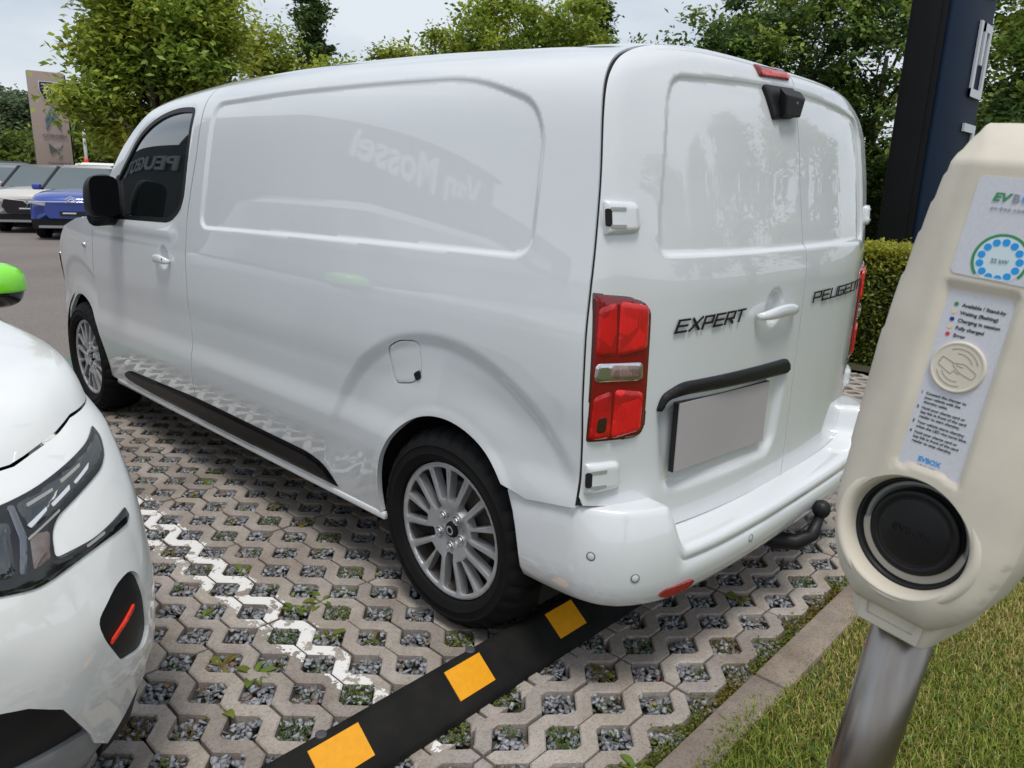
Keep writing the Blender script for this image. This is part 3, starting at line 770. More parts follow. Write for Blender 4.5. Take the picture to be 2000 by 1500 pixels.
_hr = float(hX(-.46)); _zr = np.concatenate([np.linspace(.2, 1.19, 60), 1.2 + .66 * _hr * _T])
_yr = np.where(_zr < 1.2, lowY(_zr), upY((_zr - 1.2) / .66 / _hr))
RO = np.concatenate([np.stack([_yr, _zr], 1), np.stack([-_yr, _zr], 1)[::-1]])
gS = pchip([0, .2, .4, .55, .65, .75, .85, .93, 1.0, 1.2], [.132, .130, .122, .109, .095, .073, .046, .023, 0, -.06])
fZ = pchip([.2, 1.15, 1.3, 1.47, 1.69, 1.82, 1.9], [1, 1, .88, .74, .70, .66, .6])
ZTOP = _zr[-1]
def rearX(y, z):
    s = np.abs(y) / np.where(z > 1.2, .915 - .07 * (z - 1.2) / .66 / _hr, lowY(z))
    d = dpoly(np.stack([y, z], 1), RO, closed=False)
    e = np.sqrt(np.clip(1 - (1 - np.clip(d / .05, 0, 1)) ** 2, 0, 1))
    tz = np.clip((ZTOP - z) / .045, 0, 1); tz = np.sqrt(1 - (1 - tz) ** 2)
    return seamX(z) - gS(s) * fZ(z) * (.35 + .65 * e) * (.8 + .2 * tz) - .010 * e - .004
def Prear(P): return np.stack([rearX(P[:, 0], P[:, 1]), P[:, 0], P[:, 1]], 1)
def xrear(y, z): return float(rearX(np.array([y]), np.array([z]))[0])

van = thing('panel_van', 'white panel van with closed rear doors parked on the grid paving', 'van', (0, 0, 0))
WH = M['van_white']
AZ, AR = .338, .372
def arch_pts(cx, a0, a1, n=40, rx=.352, rz=.386):
    return [(cx + rx * math.cos(a), AZ + rz * math.sin(a)) for a in np.linspace(a0, a1, n)]

panel_rec = bez_round(sidepoly([(-.335, 1.240), (1.60, 1.205), (1.56, 1.45), (1.512, 1.722), (-.02, 1.722), (-.28, 1.645), (-.335, 1.56)]),
                      [.075, .07, .3, .07, .12, .10, .12], 8)
def side_disp(P):
    x, w = P[:, 0], P[:, 1]
    d = sdf(P, panel_rec)
    h = -.010 * (1 - sstep(-.013, .0, d))
    r = np.hypot(x - .02, w - .335)
    ang = sstep(-.05, .25, (w - .33)) * np.where(x < 0, sstep(.60, .82, w), 1)
    h += -.013 * sstep(.655, .600, r) * sstep(.40, .56, r) * ang
    r0 = np.hypot(x / .352, (w - AZ) / .386)
    h += .004 * sstep(1.10, 1.0, r0)
    return np.where(w > 1.2 + _arc[-1] * .72, 0, h)

B_SEAM = [(1.787, .345), (1.762, .502), (1.754, .65), (1.754, .843), (1.734, 1.077), (1.716, 1.257), (1.690, 1.36), (1.640, 1.517), (1.612, 1.66), (1.602, 1.76), (1.606, 1.85)]
wtop = lambda x: float(w_of(x, 1.865))
GAP = .0040
def mkbody(surf, step, name, disp, flip, flap=True):
    b = [(x - GAP, w) for x, w in sidepoly(B_SEAM)]
    poly = [(-.535 + .003, .603)]
    ws = np.linspace(.62, 1.2, 12).tolist() + (1.2 + np.linspace(.02, _arc[-1], 60)).tolist()
    zs = Pside(np.array([[-.46, w] for w in ws]))[:, 2]
    poly += [(float(seamX(z)) + .003, w) for z, w in zip(zs, ws)]
    poly += [(x, WTOP) for x in np.linspace(-.3, 2.25, 30)]
    poly += [(2.22, 1.2 + _arc[-1] * .8), (2.12, b[-1][1] + .05), (1.9, b[-1][1] + .004)]
    poly += b[::-1] + [(1.79, .285), (.36, .285)] + arch_pts(0, -.12, PI - .72, 46) + [(-.36, .575)]
    holes = []
    if flap:
        holes = [bez_round(sidepoly(FLAP), .03, 5)]
    return patch(name, np.array(poly), surf, WH, van, step, holes, disp=disp, flange=.02, flip=flip, bstep=min(step, .012), lines=[panel_rec, offset_poly(panel_rec, .0065), offset_poly(panel_rec, .013)] if flap else ())
FLAP = [(.284, .900), (.215, .938), (.118, .950), (.108, .845), (.150, .803), (.258, .782)]
body = mkbody(Pside, .0085, 'body_side', side_disp, True)
mkbody(mir(Pside), .045, 'body_side', None, False, False)
fl = bez_round(sidepoly(FLAP), .03, 5); c0 = fl.mean(0)
patch('fuel_flap', c0 + (fl - c0) * .955, Pside, WH, van, .008, flip=True, disp=side_disp, bevel=(.004, .0015))
nb = [(.118, .855), (.112, .83), (.135, .815), (.147, .838)]
patch('fuel_flap_notch', bez_round(sidepoly(nb), .008, 4), Pside, M['black_plastic'], van, .006, flip=True, off=-.0045, flange=.004)

# front door with window, and the wing in front of it
win = bez_round(sidepoly([(2.70, 1.195), (1.905, 1.212), (1.772, 1.285), (1.732, 1.50), (1.690, 1.712), (1.89, 1.722), (2.10, 1.690), (2.30, 1.605), (2.55, 1.425), (2.70, 1.285)]),
                [.03, .06, .09, .2, .05, .12, .12, .2, .2, .03], 7)
F_SEAM = [(2.905, 1.12), (2.915, 1.09), (2.935, 1.0), (2.955, .92), (2.97, .80)]
def mkdoor(surf, flip, step, disp):
    b = [(x + GAP, w) for x, w in sidepoly(B_SEAM)]
    poly = [(1.79 + GAP, .285)] + b + [(1.9, b[-1][1] - .004), (2.10, float(w_of(2.10, 1.79))), (2.30, float(w_of(2.30, 1.715))), (2.52, float(w_of(2.52, 1.56))), (2.76, float(w_of(2.76, 1.37))), (2.885, float(w_of(2.885, 1.22)))]
    poly += [(x - GAP, w) for x, w in sidepoly(F_SEAM)] + [(p[0], p[1]) for p in arch_pts(3.275, PI - .62, PI + .12, 18)] + [(2.90, .285)]
    return patch('front_door', np.array(poly), surf, WH, van, step, [win], disp=disp, flange=.02, flip=flip, bstep=min(.012, step))
def door_disp(P):
    x, w = P[:, 0], P[:, 1]
    h = -.018 * sstep(.058, .03, np.hypot(x - 1.975, w - 1.050))
    d = sdf(P, win); h += -.004 * sstep(.02, .0, d)
    h += .010 * np.exp(-((w - 1.165) / .028) ** 2) * sstep(2.92, 2.85, x) * sstep(1.80, 1.9, x)     # ledge under the window
    return h
door = mkdoor(Pside, True, .0095, door_disp)
mkdoor(mir(Pside), False, .05, None)
c0 = win.mean(0)
inner = []
for i in range(len(win)):
    t = win[(i + 1) % len(win)] - win[i - 1]; n = np.array([-t[1], t[0]]) / np.linalg.norm(t)
    if n @ (c0 - win[i]) < 0: n = -n
    inner.append(win[i] + n * .024)
inner = np.array(inner)
for sf, fp in ((Pside, True), (mir(Pside), False)):
    patch('window_frame', win, sf, M['black_plastic'], van, .02, [inner], off=-.003, flip=fp, flange=.02)
    patch('side_window', win, sf, M['glass_dark'], van, .03, off=-.010, flip=fp, flange=0)
# quarter panel by the mirror
patch('mirror_base', bez_round(sidepoly([(2.72, 1.20), (2.46, 1.205), (2.56, 1.43), (2.72, 1.29)]), .02, 4), Pside, M['black_plastic'], van, .02, off=.004, flip=True, bevel=(.012, .006), flange=.02)

def gap_shade(pts, half, sf, fp, inset=.007, name='gap_shade'):  # black strip behind a panel gap, standing in for its shade
    P = np.array(pts); t = np.gradient(P, axis=0); n = np.stack([-t[:, 1], t[:, 0]], 1); n /= np.linalg.norm(n, axis=1, keepdims=True)
    patch(name, np.concatenate([P + n * half, (P - n * half)[::-1]]), sf, M['dark_void'], van, .03, off=-inset, flip=fp, flange=0)
def dense(pts, n=40):
    P = np.array(pts); L = np.concatenate([[0], np.cumsum(np.linalg.norm(np.diff(P, axis=0), axis=1))]); q = np.linspace(0, L[-1], n); return np.stack([np.interp(q, L, P[:, 0]), np.interp(q, L, P[:, 1])], 1)
gap_shade(dense([(1.79, .29)] + list(sidepoly(B_SEAM))), .009, Pside, True)
gap_shade(dense(list(sidepoly(F_SEAM))), .009, Pside, True)
_fl = bez_round(sidepoly(FLAP), .03, 5); patch('flap_gap_shade', _fl.mean(0) + (_fl - _fl.mean(0)) * 1.05, Pside, M['dark_void'], van, .02, off=-.020, flip=True, flange=0)  # black backing paints shade into the gap round the fuel flap
def mkwing(surf, flip, step):
    poly = [(x + GAP, w) for x, w in sidepoly(F_SEAM)]
    poly = [(2.89, 1.195)] + poly + [(p[0], p[1]) for p in arch_pts(3.275, PI - .62, -.1, 46)] + [(3.68, .295), (3.90, .305), (4.02, .40), (4.075, .55), (4.06, .66), (3.97, .82), (3.84, .93), (3.469, 1.114), (3.2, 1.17)]
    def disp(P):
        r = np.hypot(P[:, 0] - 3.275, P[:, 1] - .335); return -.010 * sstep(.62, .57, r) * sstep(.40, .52, r) * sstep(0, .25, P[:, 1] - .33)
    return patch('front_wing', np.array(poly), surf, WH, van, step, disp=disp, flange=.02, flip=flip, bstep=.012)
mkwing(Pside, True, .012); mkwing(mir(Pside), False, .04)

# bonnet, windscreen, nose
def grid_obj(name, G, m, parent, flip=False):
    a, b = G.shape[:2]; f = []
    for i in range(a - 1):
        for j in range(b - 1):
            q = (i * b + j, i * b + j + 1, (i + 1) * b + j + 1, (i + 1) * b + j); f.append(q[::-1] if flip else q)
    return link(name, G.reshape(-1, 3), f, m, parent)
top = np.array([yskin(x, z) for x, z in [(4.06, .66), (3.97, .82), (3.84, .93), (3.469, 1.114), (3.2, 1.17), (2.9, 1.195)]])
s = np.linspace(-1, 1, 25)
G = np.array([[(p[0] + (.10 - .03 * i) * (1 - k * k), p[1] * k, p[2] + .045 * (1 - k ** 4)) for k in s] for i, p in enumerate(top)])
grid_obj('bonnet', G, WH, van, True)
ws = []
for x in np.linspace(2.88, 2.2, 9):
    zb = float(np.interp(x, [2.2, 2.3, 2.52, 2.76, 2.9], [1.77, 1.715, 1.56, 1.37, 1.2])); p = yskin(x, zb)
    ws.append([(x + .20 * (1 - k * k), p[1] * k, zb + .035 * (1 - k ** 4)) for k in s])
grid_obj('windscreen', np.array(ws), M['glass_dark'], van, True)
rows = []
for z, x0, hw in [(.28, 4.02, .66), (.34, 4.09, .68), (.45, 4.14, .70), (.60, 4.16, .70), (.70, 4.15, .68)]:
    rows.append([(3.70 + (x0 - 3.70) * (1 - abs(k) ** 4) ** .4 + .02, hw * np.sign(k) * abs(k) ** .9 + .02 * k, z) for k in np.linspace(-1, 1, 41)])
grid_obj('front_bumper', np.array(rows), WH, van, False)
hl = bez_round(np.array([(4.05, .70), (3.95, .665), (3.86, .80), (3.80, .93), (3.86, .925), (3.98, .80)]), .02, 4)
patch('headlight', hl, Pside, M['glass_dark'], van, .02, off=.006, flip=True)

# lower black moulding, sill edge, repeater, door handle
mold = bez_round(sidepoly([(2.66, .318), (2.70, .345), (2.60, .385), (1.76, .408), (1.184, .402), (.80, .398), (.69, .375), (.615, .303), (1.5, .298), (2.3, .302)]), [.01, .02, .06, .1, .1, .08, .06, .01, .1, .1], 6)
for sf, fp in ((Pside, True), (mir(Pside), False)):
    patch('side_moulding', mold, sf, M['black_satin'], van, .014, off=.010, flip=fp, bevel=(.012, .008), flange=.02)
    sg = 1 if fp else -1
    mb = MB(); mb.bbox((1.58, sg * .885, .276), (2.5, .026, .026), .008); smooth_edges(mb.build('sill_edge', WH, van))
rp_ = yskin(3.06, 1.03); mb = MB()
mb.lathe([(.0, .012), (.008, .012), (.013, .009), (.016, .003), (.017, -.006)], 20, Matrix.Translation(V3(rp_)) @ Matrix.Rotation(-PI / 2, 4, 'X'))
mb.build('side_repeater', M['chrome'], van, True)
def handle(T, name, sub=None):           # bar handle: T maps (along, up, out)
    n = 13; prof = []
    for i in range(n):
        k = i / (n - 1) * 2 - 1; a = k * .066; hgt = .0125 * (1 - .55 * abs(k) ** 3); o = .036 * (1 - .60 * abs(k) ** 4); th = .010
        prof.append([(a, hgt * math.sin(q) - .006 * k * k, o + th * math.cos(q) - .008) for q in np.linspace(0, 2 * PI, 12, endpoint=False)])
    v = [T(*q) for r in prof for q in r]; f = []
    for i in range(n - 1):
        for j in range(12): f.append((i * 12 + j, i * 12 + (j + 1) % 12, (i + 1) * 12 + (j + 1) % 12, (i + 1) * 12 + j))
    f += [tuple(range(12)), tuple((n - 1) * 12 + j for j in range(12))]
    o = link(name, v, f, WH, van)
    bm = bmesh.new(); bm.from_mesh(o.data); bmesh.ops.recalc_face_normals(bm, faces=bm.faces); bm.to_mesh(o.data); bm.free()
    return o
hp = yskin(1.975, 1.046)
handle(lambda a, u, o_: (hp[0] - a * 1.18, hp[1] + o_, hp[2] + u * 1.7), 'door_handle')
mb = MB(); mb.lathe([(0, .001), (.006, .001), (.007, -.002)], 14, Matrix.Translation((hp[0] - .052, hp[1] + .0315, hp[2])) @ Matrix.Rotation(-PI / 2, 4, 'X')); mb.build('door_lock', M['dark_void'], van)

# door mirror
bm = bmesh.new(); bmesh.ops.create_icosphere(bm, subdivisions=4, radius=1)
for v in bm.verts:
    c = v.co; e = lambda t, p: math.copysign(abs(t) ** p, t)
    x, y, z = e(c.x, .75), e(c.y, .62), e(c.z, .62)
    if x < -.55: x = -.55 + (x + .55) * .12
    v.co = (2.47 + .085 * x, 1.005 + .072 * y * (1 - .1 * z), 1.315 + .102 * z - .01 * y)
me = bpy.data.meshes.new('mirror_shell'); bm.to_mesh(me); bm.free(); me.materials.append(M['black_plastic'])
me.polygons.foreach_set('use_smooth', np.ones(len(me.polygons), bool))
mir_o = bpy.data.objects.new('wing_mirror', me); COL.objects.link(mir_o); adopt(mir_o, van)
gp = bez_round(np.array([(.938, 1.218), (1.072, 1.218), (1.072, 1.412), (.938, 1.412)]), .045, 7)
patch('mirror_glass', gp, lambda P: np.stack([2.4135 - .0 * P[:, 0], P[:, 0], P[:, 1]], 1), M['black_satin'], mir_o, .03, off=.001, flip=True, flange=.004)
mb = MB(); mb.tube([(2.58, .88, 1.20), (2.55, .95, 1.205), (2.50, 1.03, 1.215)], [.035, .04, .05], 12); mb.build('mirror_arm', M['black_plastic'], van, True)
rmir = mir_o.copy(); COL.objects.link(rmir); rmir.scale = (1, -1, 1)

# rear doors
SP = -.032
def door_poly(sg):
    z0 = .487
    if sg > 0: bot = [(SP + .0022, z0), (.695, z0 + .006), (.722, .565), (.745, .585), (.91, .612)]
    else: bot = [(SP - .0022, z0), (-.695, z0 + .006), (-.722, .565), (-.745, .585), (-.91, .612)]
    ol = RO[(RO[:, 1] > .63)]
    ol = ol[ol[:, 0] * sg > abs(SP) + .004] if sg > 0 else ol[ol[:, 0] < SP - .006]
    if sg < 0: ol = ol[::-1]
    c = np.array([0, 1.2]); ol = ol - (ol - c) / np.linalg.norm(ol - c, axis=1, keepdims=True) * .0015
    zt = float(np.interp(SP, RO[::-1, 0][np.argsort(RO[::-1, 0])], RO[::-1, 1][np.argsort(RO[::-1, 0])]))
    return np.concatenate([np.array(bot), ol, [(SP + sg * .0022, ol[-1][1])]])
rec_rear = bez_round(np.array([(.722, 1.258), (.722, 1.34), (.668, 1.66), (.625, 1.715), (.30, 1.737), (0, 1.746), (-.30, 1.737), (-.60, 1.71), (-.66, 1.66), (-.70, 1.34), (-.69, 1.262), (-.35, 1.262), (0, 1.258), (.35, 1.256)]),
                     [.05, .3, .06, .05, .2, .2, .2, .05, .06, .3, .05, .2, .2, .2], 7)
plate_rec = bez_round(np.array([(.70, .86), (.66, .62), (.60, .60), (.10, .595), (.06, .64), (.03, .87)]), .05, 6)
def rear_disp(P):
    d = sdf(P, rec_rear); h = -.011 * (1 - sstep(-.013, .0, d))
    h += -.016 * (1 - sstep(-.03, .008, sdf(P, plate_rec)))
    h += -.022 * sstep(.058, .03, np.hypot((P[:, 0] - .175) * .95, P[:, 1] - 1.090))
    h += -.006 * sstep(.02, .0, np.abs(sdf(P, HB))) * 0
    return h
HB = np.array([(0, 0), (.1, 0), (.1, .1)])
def clip2(P, sg):
    out = []; d = (P[:, 0] - SP) * sg - .006
    for i in range(len(P)):
        j = (i + 1) % len(P)
        if d[i] >= 0: out.append(P[i])
        if d[i] * d[j] < 0: out.append(P[i] + (P[j] - P[i]) * d[i] / (d[i] - d[j]))
    return np.array(out)
rd = []
for sg, st in ((1, .0095), (-1, .012)):
    dp = rear_disp if sg > 0 else (lambda P: -.011 * (1 - sstep(-.013, .0, sdf(P, rec_rear))))
    pl = door_poly(sg)
    rd.append(patch('rear_door', pl, Prear, WH, van, st, disp=dp, flange=.022, flip=True, bstep=.010, lines=[clip2(offset_poly(rec_rear, q_), sg) for q_ in (0, .0065, .013)]))
mb = MB(); sm_ = [(float(seamX(z)) + .004, y, z) for y, z in RO[::2] - (RO[::2] - np.array([0, 1.2])) / np.linalg.norm(RO[::2] - np.array([0, 1.2]), axis=1, keepdims=True) * .013 if z > .60]
mb.tube(sm_, .007, 6); mb.build('gap_shade_strip', M['dark_void'], van)  # black tube added so the gap round the doors looks shaded
mb = MB(); mb.tube([(xrear(SP, z) + (.014 if not 1.25 < z < 1.755 else .025), SP, z) for z in np.linspace(.49, 1.80, 80)], .008, 6); mb.build('gap_shade_strip', M['dark_void'], van)  # same painted shade along the split between the doors
rd[0]['label'] = 'left rear door with number plate'; rd[1]['label'] = 'right rear door'
# black lining added to keep the door gaps dark, and boxes under the floor
ins = RO[RO[:, 1] > .30]; c = np.array([0, 1.2]); ins = ins - (ins - c) / np.linalg.norm(ins - c, axis=1, keepdims=True) * .02
mb = MB(); mb.prism([tuple(q) for q in ins[::2]], lambda a, b: (-.40 if b > 1.7 else -.44, a, b), lambda a, b: (-.415 if b > 1.7 else -.47, a, b))
mb.build('gap_lining', M['dark_void'], van)
mb = MB(); mb.box((1.85, 0, .30), (3.7, 1.72, .05)); mb.box((1.72, 0, .62), (2.3, 1.74, .6)); mb.box((0, 0, .72), (1.1, 1.1, .5))
mb.box((3.3, 0, .75), (1.1, 1.1, .5)); mb.box((1.80, .79, .75), (.10, .2, .9)); mb.build('underbody', M['dark_void'], van)
for cx in (0, 3.275):
    for sg in (1, -1):
        n = 24; vv = []; ff = []
        for k, a in enumerate(np.linspace(-.25, PI + .25, n)):
            for yv in (.55, .885): vv.append((cx + .40 * math.cos(a), sg * yv, AZ + .41 * math.sin(a)))
        for k in range(n - 1): ff.append((2 * k, 2 * k + 1, 2 * k + 3, 2 * k + 2))
        link('wheel_arch_liner', vv, ff, M['dark_void'], van)

# rear bumper
BP = np.array([(-.304, .924), (-.42, .927), (-.51, .924), (-.585, .908), (-.65, .868), (-.70, .80), (-.742, .68), (-.765, .50), (-.776, .25), (-.778, 0)])
BP = np.concatenate([BP, (BP * [1, -1])[-2::-1]])
tt = np.concatenate([[0], np.cumsum(np.hypot(*np.diff(BP, axis=0).T))]); fx, fy = pchip(tt, BP[:, 0]), pchip(tt, BP[:, 1])
q = np.linspace(0, tt[-1], 180); px, py = fx(q), fy(q)
tx, ty = np.gradient(px, q), np.gradient(py, q); nl = np.hypot(tx, ty); nx, ny = ty / nl, -tx / nl        # outward
if nx[90] > 0: nx, ny = -nx, -ny
CC = np.array([(-.150, .489), (-.06, .487), (-.02, .483), (-.007, .478), (.0, .468), (.0005, .452), (-.004, .4475), (-.004, .4435), (.001, .440), (.002, .40), (-.006, .36), (-.026, .330), (-.06, .312), (-.13, .305)])
CK = np.array([(-.150, .594), (-.052, .602), (-.040, .601), (-.033, .596), (-.026, .582), (-.012, .545), (-.003, .505), (.001, .475), (.003, .44), (.002, .40), (-.004, .36), (-.02, .330), (-.05, .310), (-.10, .303)])
G = []
for i in range(len(q)):
    k = float(sstep(.685, .735, abs(py[i])))
    pr = CC * (1 - k) + CK * k
    if px[i] > -.62: pr = pr.copy(); f_ = float(sstep(-.62, -.50, px[i])); pr[:7, 0] = pr[:7, 0] * (1 - .62 * f_)
    if px[i] > -.5: pr[:6, 1] -= (px[i] + .5) * .14
    u_ = min(1.0, max(0.0, (px[i] + .44) / (.44 - .304)))
    xa = lambda z: -.347 * math.sqrt(max(0, 1 - ((max(z, .338) - .338) / .386) ** 2))
    G.append([((px[i] + nx[i] * o_) * (1 - u_) + u_ * xa(z), py[i] + ny[i] * o_, z) for o_, z in pr])
bmp = grid_obj('rear_bumper', np.array(G), WH, van, True)
def bump_pt(y, z, out=0.0):
    I = lambda q: float(np.interp(-y, -py, q)); a, b = I(nx), I(ny); return np.array([I(px) + a * out, y + b * out, z]), np.array([a, b, 0])
for y, z in ((.908, .478), (.835, .425), (.36, .415), (-.36, .415), (-.72, .44)):
    pt, n = bump_pt(y, z, .002 if y != .835 else .0045); T = Matrix.Translation(V3(pt)) @ V3(n).to_track_quat('Z', 'Y').to_matrix().to_4x4()
    mb = MB(); mb.lathe([(0, .0006), (.0090, .0006), (.0098, .0002), (.0098, -.002)], 18, T); mb.build('parking_sensor', WH, bmp, True)
    mb = MB(); mb.lathe([(.0100, .0004), (.0125, .0006), (.0128, -.003)], 18, T); mb.build('sensor_ring', M['ring_grey'], bmp, True)
for sg in (1, -1):
    poly = []
    def Pb(P, sg=sg):
        o_ = []
        for a, z in P: pt, n = bump_pt(sg * a, z, .004 - .10 * max(0, .385 - z)); o_.append(pt)
        return np.array(o_)
    rp2 = bez_round(np.array([(.770, .357), (.750, .374), (.655, .378), (.640, .372), (.66, .356), (.74, .346)]), .012, 4)
    patch('reflector', rp2, Pb, M['refl'], bmp, .012, off=.001, flip=(sg > 0), flange=.006)

# tail lights (wrap round the corner), built in the plane of the rear doors
def tail(sg):
    S = (lambda P: Prear(P * np.array([sg, 1])))
    fp = sg > 0
    H = bez_round(np.array([(.9115, .786), (.9150, 1.178), (.80, 1.163), (.742, 1.135), (.733, .80), (.765, .778)]), [.004, .004, .05, .055, .05, .04], 7)
    t = patch('tail_light', H, S, M['red_edge'], van, .012, off=.004, flip=fp, bevel=(.012, .005), flange=.02)
    H2 = bez_round(np.array([(.9065, .793), (.9085, 1.170), (.80, 1.156), (.752, 1.128), (.744, .806), (.768, .787)]), [.004, .004, .045, .045, .04, .03], 7)
    patch('lens_cover', H2, S, M['red_housing'], t, .010, off=.009, flip=fp, bevel=(.01, .004), flange=.004)
    def lens(pts, m, nm, o_, dm):
        patch(nm, bez_round(np.array(pts), .014, 5), S, m, t, .006, off=o_, dome=dm, flip=fp, flange=.004)
    for za, zb in ((1.028, 1.142), (.806, .915)):
        lens([(.905, za - .010), (.902, zb - .004), (.856, zb + .010), (.850, za - .010)], M['red_facet'], 'lens_facet', .0095, (.012, .004))
        lens([(.847, za - .014), (.846, zb + .012), (.758, zb - .004), (.757, za - .002)], M['red_lens'], 'lens', .0095, (.012, .006))
        if za < .9: lens([(.892, za + .008), (.889, za + .05), (.866, za + .052), (.866, za + .008)], M['red_edge'], 'lens_recess', .0138, (.006, .001))
    lens([(.905, .951), (.903, .999), (.765, .991), (.762, .943)], M['chrome'], 'lamp_bezel', .0095, (.01, .005))
    lens([(.868, .956), (.867, .993), (.774, .985), (.772, .950)], M['clear_lens'], 'indicator_lens', .0135, (.01, .005))
tail(1); tail(-1)

# high brake light, camera pod, hinges, badges, handle, plate bar, plate
H = bez_round(np.array([(.205, 1.7535), (.215, 1.787), (.005, 1.797), (-.005, 1.765)]), .014, 6)
bl = patch('brake_light', H, Prear, M['red_housing'], van, .008, off=.003, dome=(.012, .006), flip=True, flange=.01)
H = bez_round(np.array([(.195, 1.757), (.197, 1.770), (.008, 1.779), (.005, 1.767)]), .006, 4)
patch('brake_lens', H, Prear, M['red_lens'], bl, .008, off=.0095, dome=(.004, .002), flip=True, flange=.004)
cp = bez_round(np.array([(.185, 1.735), (.150, 1.640), (.005, 1.655), (-.028, 1.745)]), .012, 5)
pod = patch('camera_pod', cp, Prear, M['black_plastic'], van, .012, off=.004, flip=True, bevel=(.008, .004), flange=.02)
xr = xrear(.08, 1.69); mb = MB()
a = [(.125, 1.735), (-.022, 1.735), (.005, 1.655), (.115, 1.650)]
mb.add([(xr - .004, y, z) for y, z in a] + [(xr - .032, y * .90 + .014, z - .002 if z < 1.7 else z - .026) for y, z in a], [(3, 2, 1, 0), (4, 5, 6, 7), (0, 1, 5, 4), (1, 2, 6, 5), (2, 3, 7, 6), (3, 0, 4, 7)])
hb = mb.build('camera_housing', M['black_plastic'], pod); bmx = hb.modifiers.new('bevel', 'BEVEL'); bmx.width = .005; bmx.segments = 3
mb = MB(); mb.lathe([(0, .003), (.007, .002), (.009, -.001)], 16, Matrix.Translation((xr - .030, .05, 1.69)) @ Matrix.Rotation(-PI / 2, 4, 'Y')); mb.build('camera_lens', M['glass_dark'], pod, True)
def hinge(sg, zc, hgt):
    S = (lambda P: Prear(P * np.array([sg, 1]))); fp = sg > 0
    edge = .906 if zc < 1.2 else .886
    H = bez_round(np.array([(edge, zc - hgt), (edge, zc + hgt), (edge - .095, zc + hgt - .004), (edge - .100, zc - hgt + .006)]), [.006, .006, .018, .018], 5)
    h = patch('door_hinge', H, S, WH, van, .008, off=.016, flip=fp, bevel=(.012, .010), flange=.02)
    H = bez_round(np.array([(edge + .002, zc - hgt * .52), (edge + .002, zc + hgt * .52), (edge - .013, zc + hgt * .5), (edge - .013, zc - hgt * .5)]), .006, 4)
    patch('slot_shade', H, S, M['dark_void'], h, .008, off=.0175, flip=fp, flange=.003)  # black patch on the hinge face, painted shade of an open slot
    for k in (-1, 1):
        H = bez_round(np.array([(edge - .01, zc + k * hgt * .5 - .004), (edge - .01, zc + k * hgt * .5 + .004), (edge - .050, zc + k * hgt * .5 + .004), (edge - .050, zc + k * hgt * .5 - .004)]), .003, 3)
        patch('hinge_pin', H, S, M['grey_plastic'], h, .008, off=.018, flip=fp, flange=.003)
for sg in (1, -1):
    hinge(sg, 1.355, .041); hinge(sg, .686, .042)
def on_rear(y0, z0, y1, z1, out=.004):          # text frame from (y0,z0) towards (y1,z1)
    ang = math.atan2(z1 - z0, -(y1 - y0))
    def fn(a, b, h):
        y = y0 - a * math.cos(ang); z = z0 + a * math.sin(ang) + b
        return np.stack([rearX(y, z) - out - h, y, z], 1)
    return fn
for tx, fr, lw, par in (('EXPERT', on_rear(.664, 1.061, .394, 1.069), .0365, rd[0]), ('PEUGEOT', on_rear(-.105, 1.082, -.63, 1.088), .058, rd[1])):
    v, f = stroke_text(tx, .031, lw, .0145 if tx == 'EXPERT' else .019, .0056, .003, .42 if tx == 'EXPERT' else .22)
    link('badge_lettering', fr(v[:, 0], v[:, 1], v[:, 2]), f, M['badge_black'], par, False)
hx = xrear(.165, 1.085)
handle(lambda a, u, o_: (hx - o_ * 1.05 - .002, .165 + a * 1.95, 1.082 + u * 1.6), 'rear_handle')
bar = bez_round(np.array([(.702, .848), (.688, .892), (.62, .920), (.05, .913), (.024, .892), (.022, .866), (.045, .862), (.60, .884), (.665, .876), (.686, .846)]), [.006, .02, .03, .02, .02, .006, .02, .06, .03, .004], 5)
patch('plate_lamp_bar', bar, Prear, M['black_plastic'], van, .008, off=.015, flip=True, bevel=(.010, .008), flange=.045)
pt = [np.array([xrear(y, z) + .004, y, z]) for y, z in ((.645, .866), (.150, .852), (.150, .655), (.645, .669))]
x_pl = [-.652, -.676, -.676, -.652]
P4 = np.array([(x_pl[i], pt[i][1], pt[i][2]) for i in range(4)])
pn = np.cross(P4[1] - P4[0], P4[3] - P4[0]); pn /= np.linalg.norm(pn); pn = pn if pn[0] < 0 else -pn
mb = MB(); mb.add(list(P4 + pn * .006) + list(P4), [(0, 1, 2, 3), (7, 6, 5, 4), (0, 4, 5, 1), (1, 5, 6, 2), (2, 6, 7, 3), (3, 7, 4, 0)])
plate_o = mb.build('number_plate', M['plate'], van)
c = P4.mean(0); P5 = c + (P4 - c) * 1.014
mb = MB(); mb.add(list(P5 + pn * .003) + list(P5 - pn * .012), [(0, 1, 2, 3), (7, 6, 5, 4), (0, 4, 5, 1), (1, 5, 6, 2), (2, 6, 7, 3), (3, 7, 4, 0)])
mb.build('plate_holder', M['black_plastic'], plate_o)

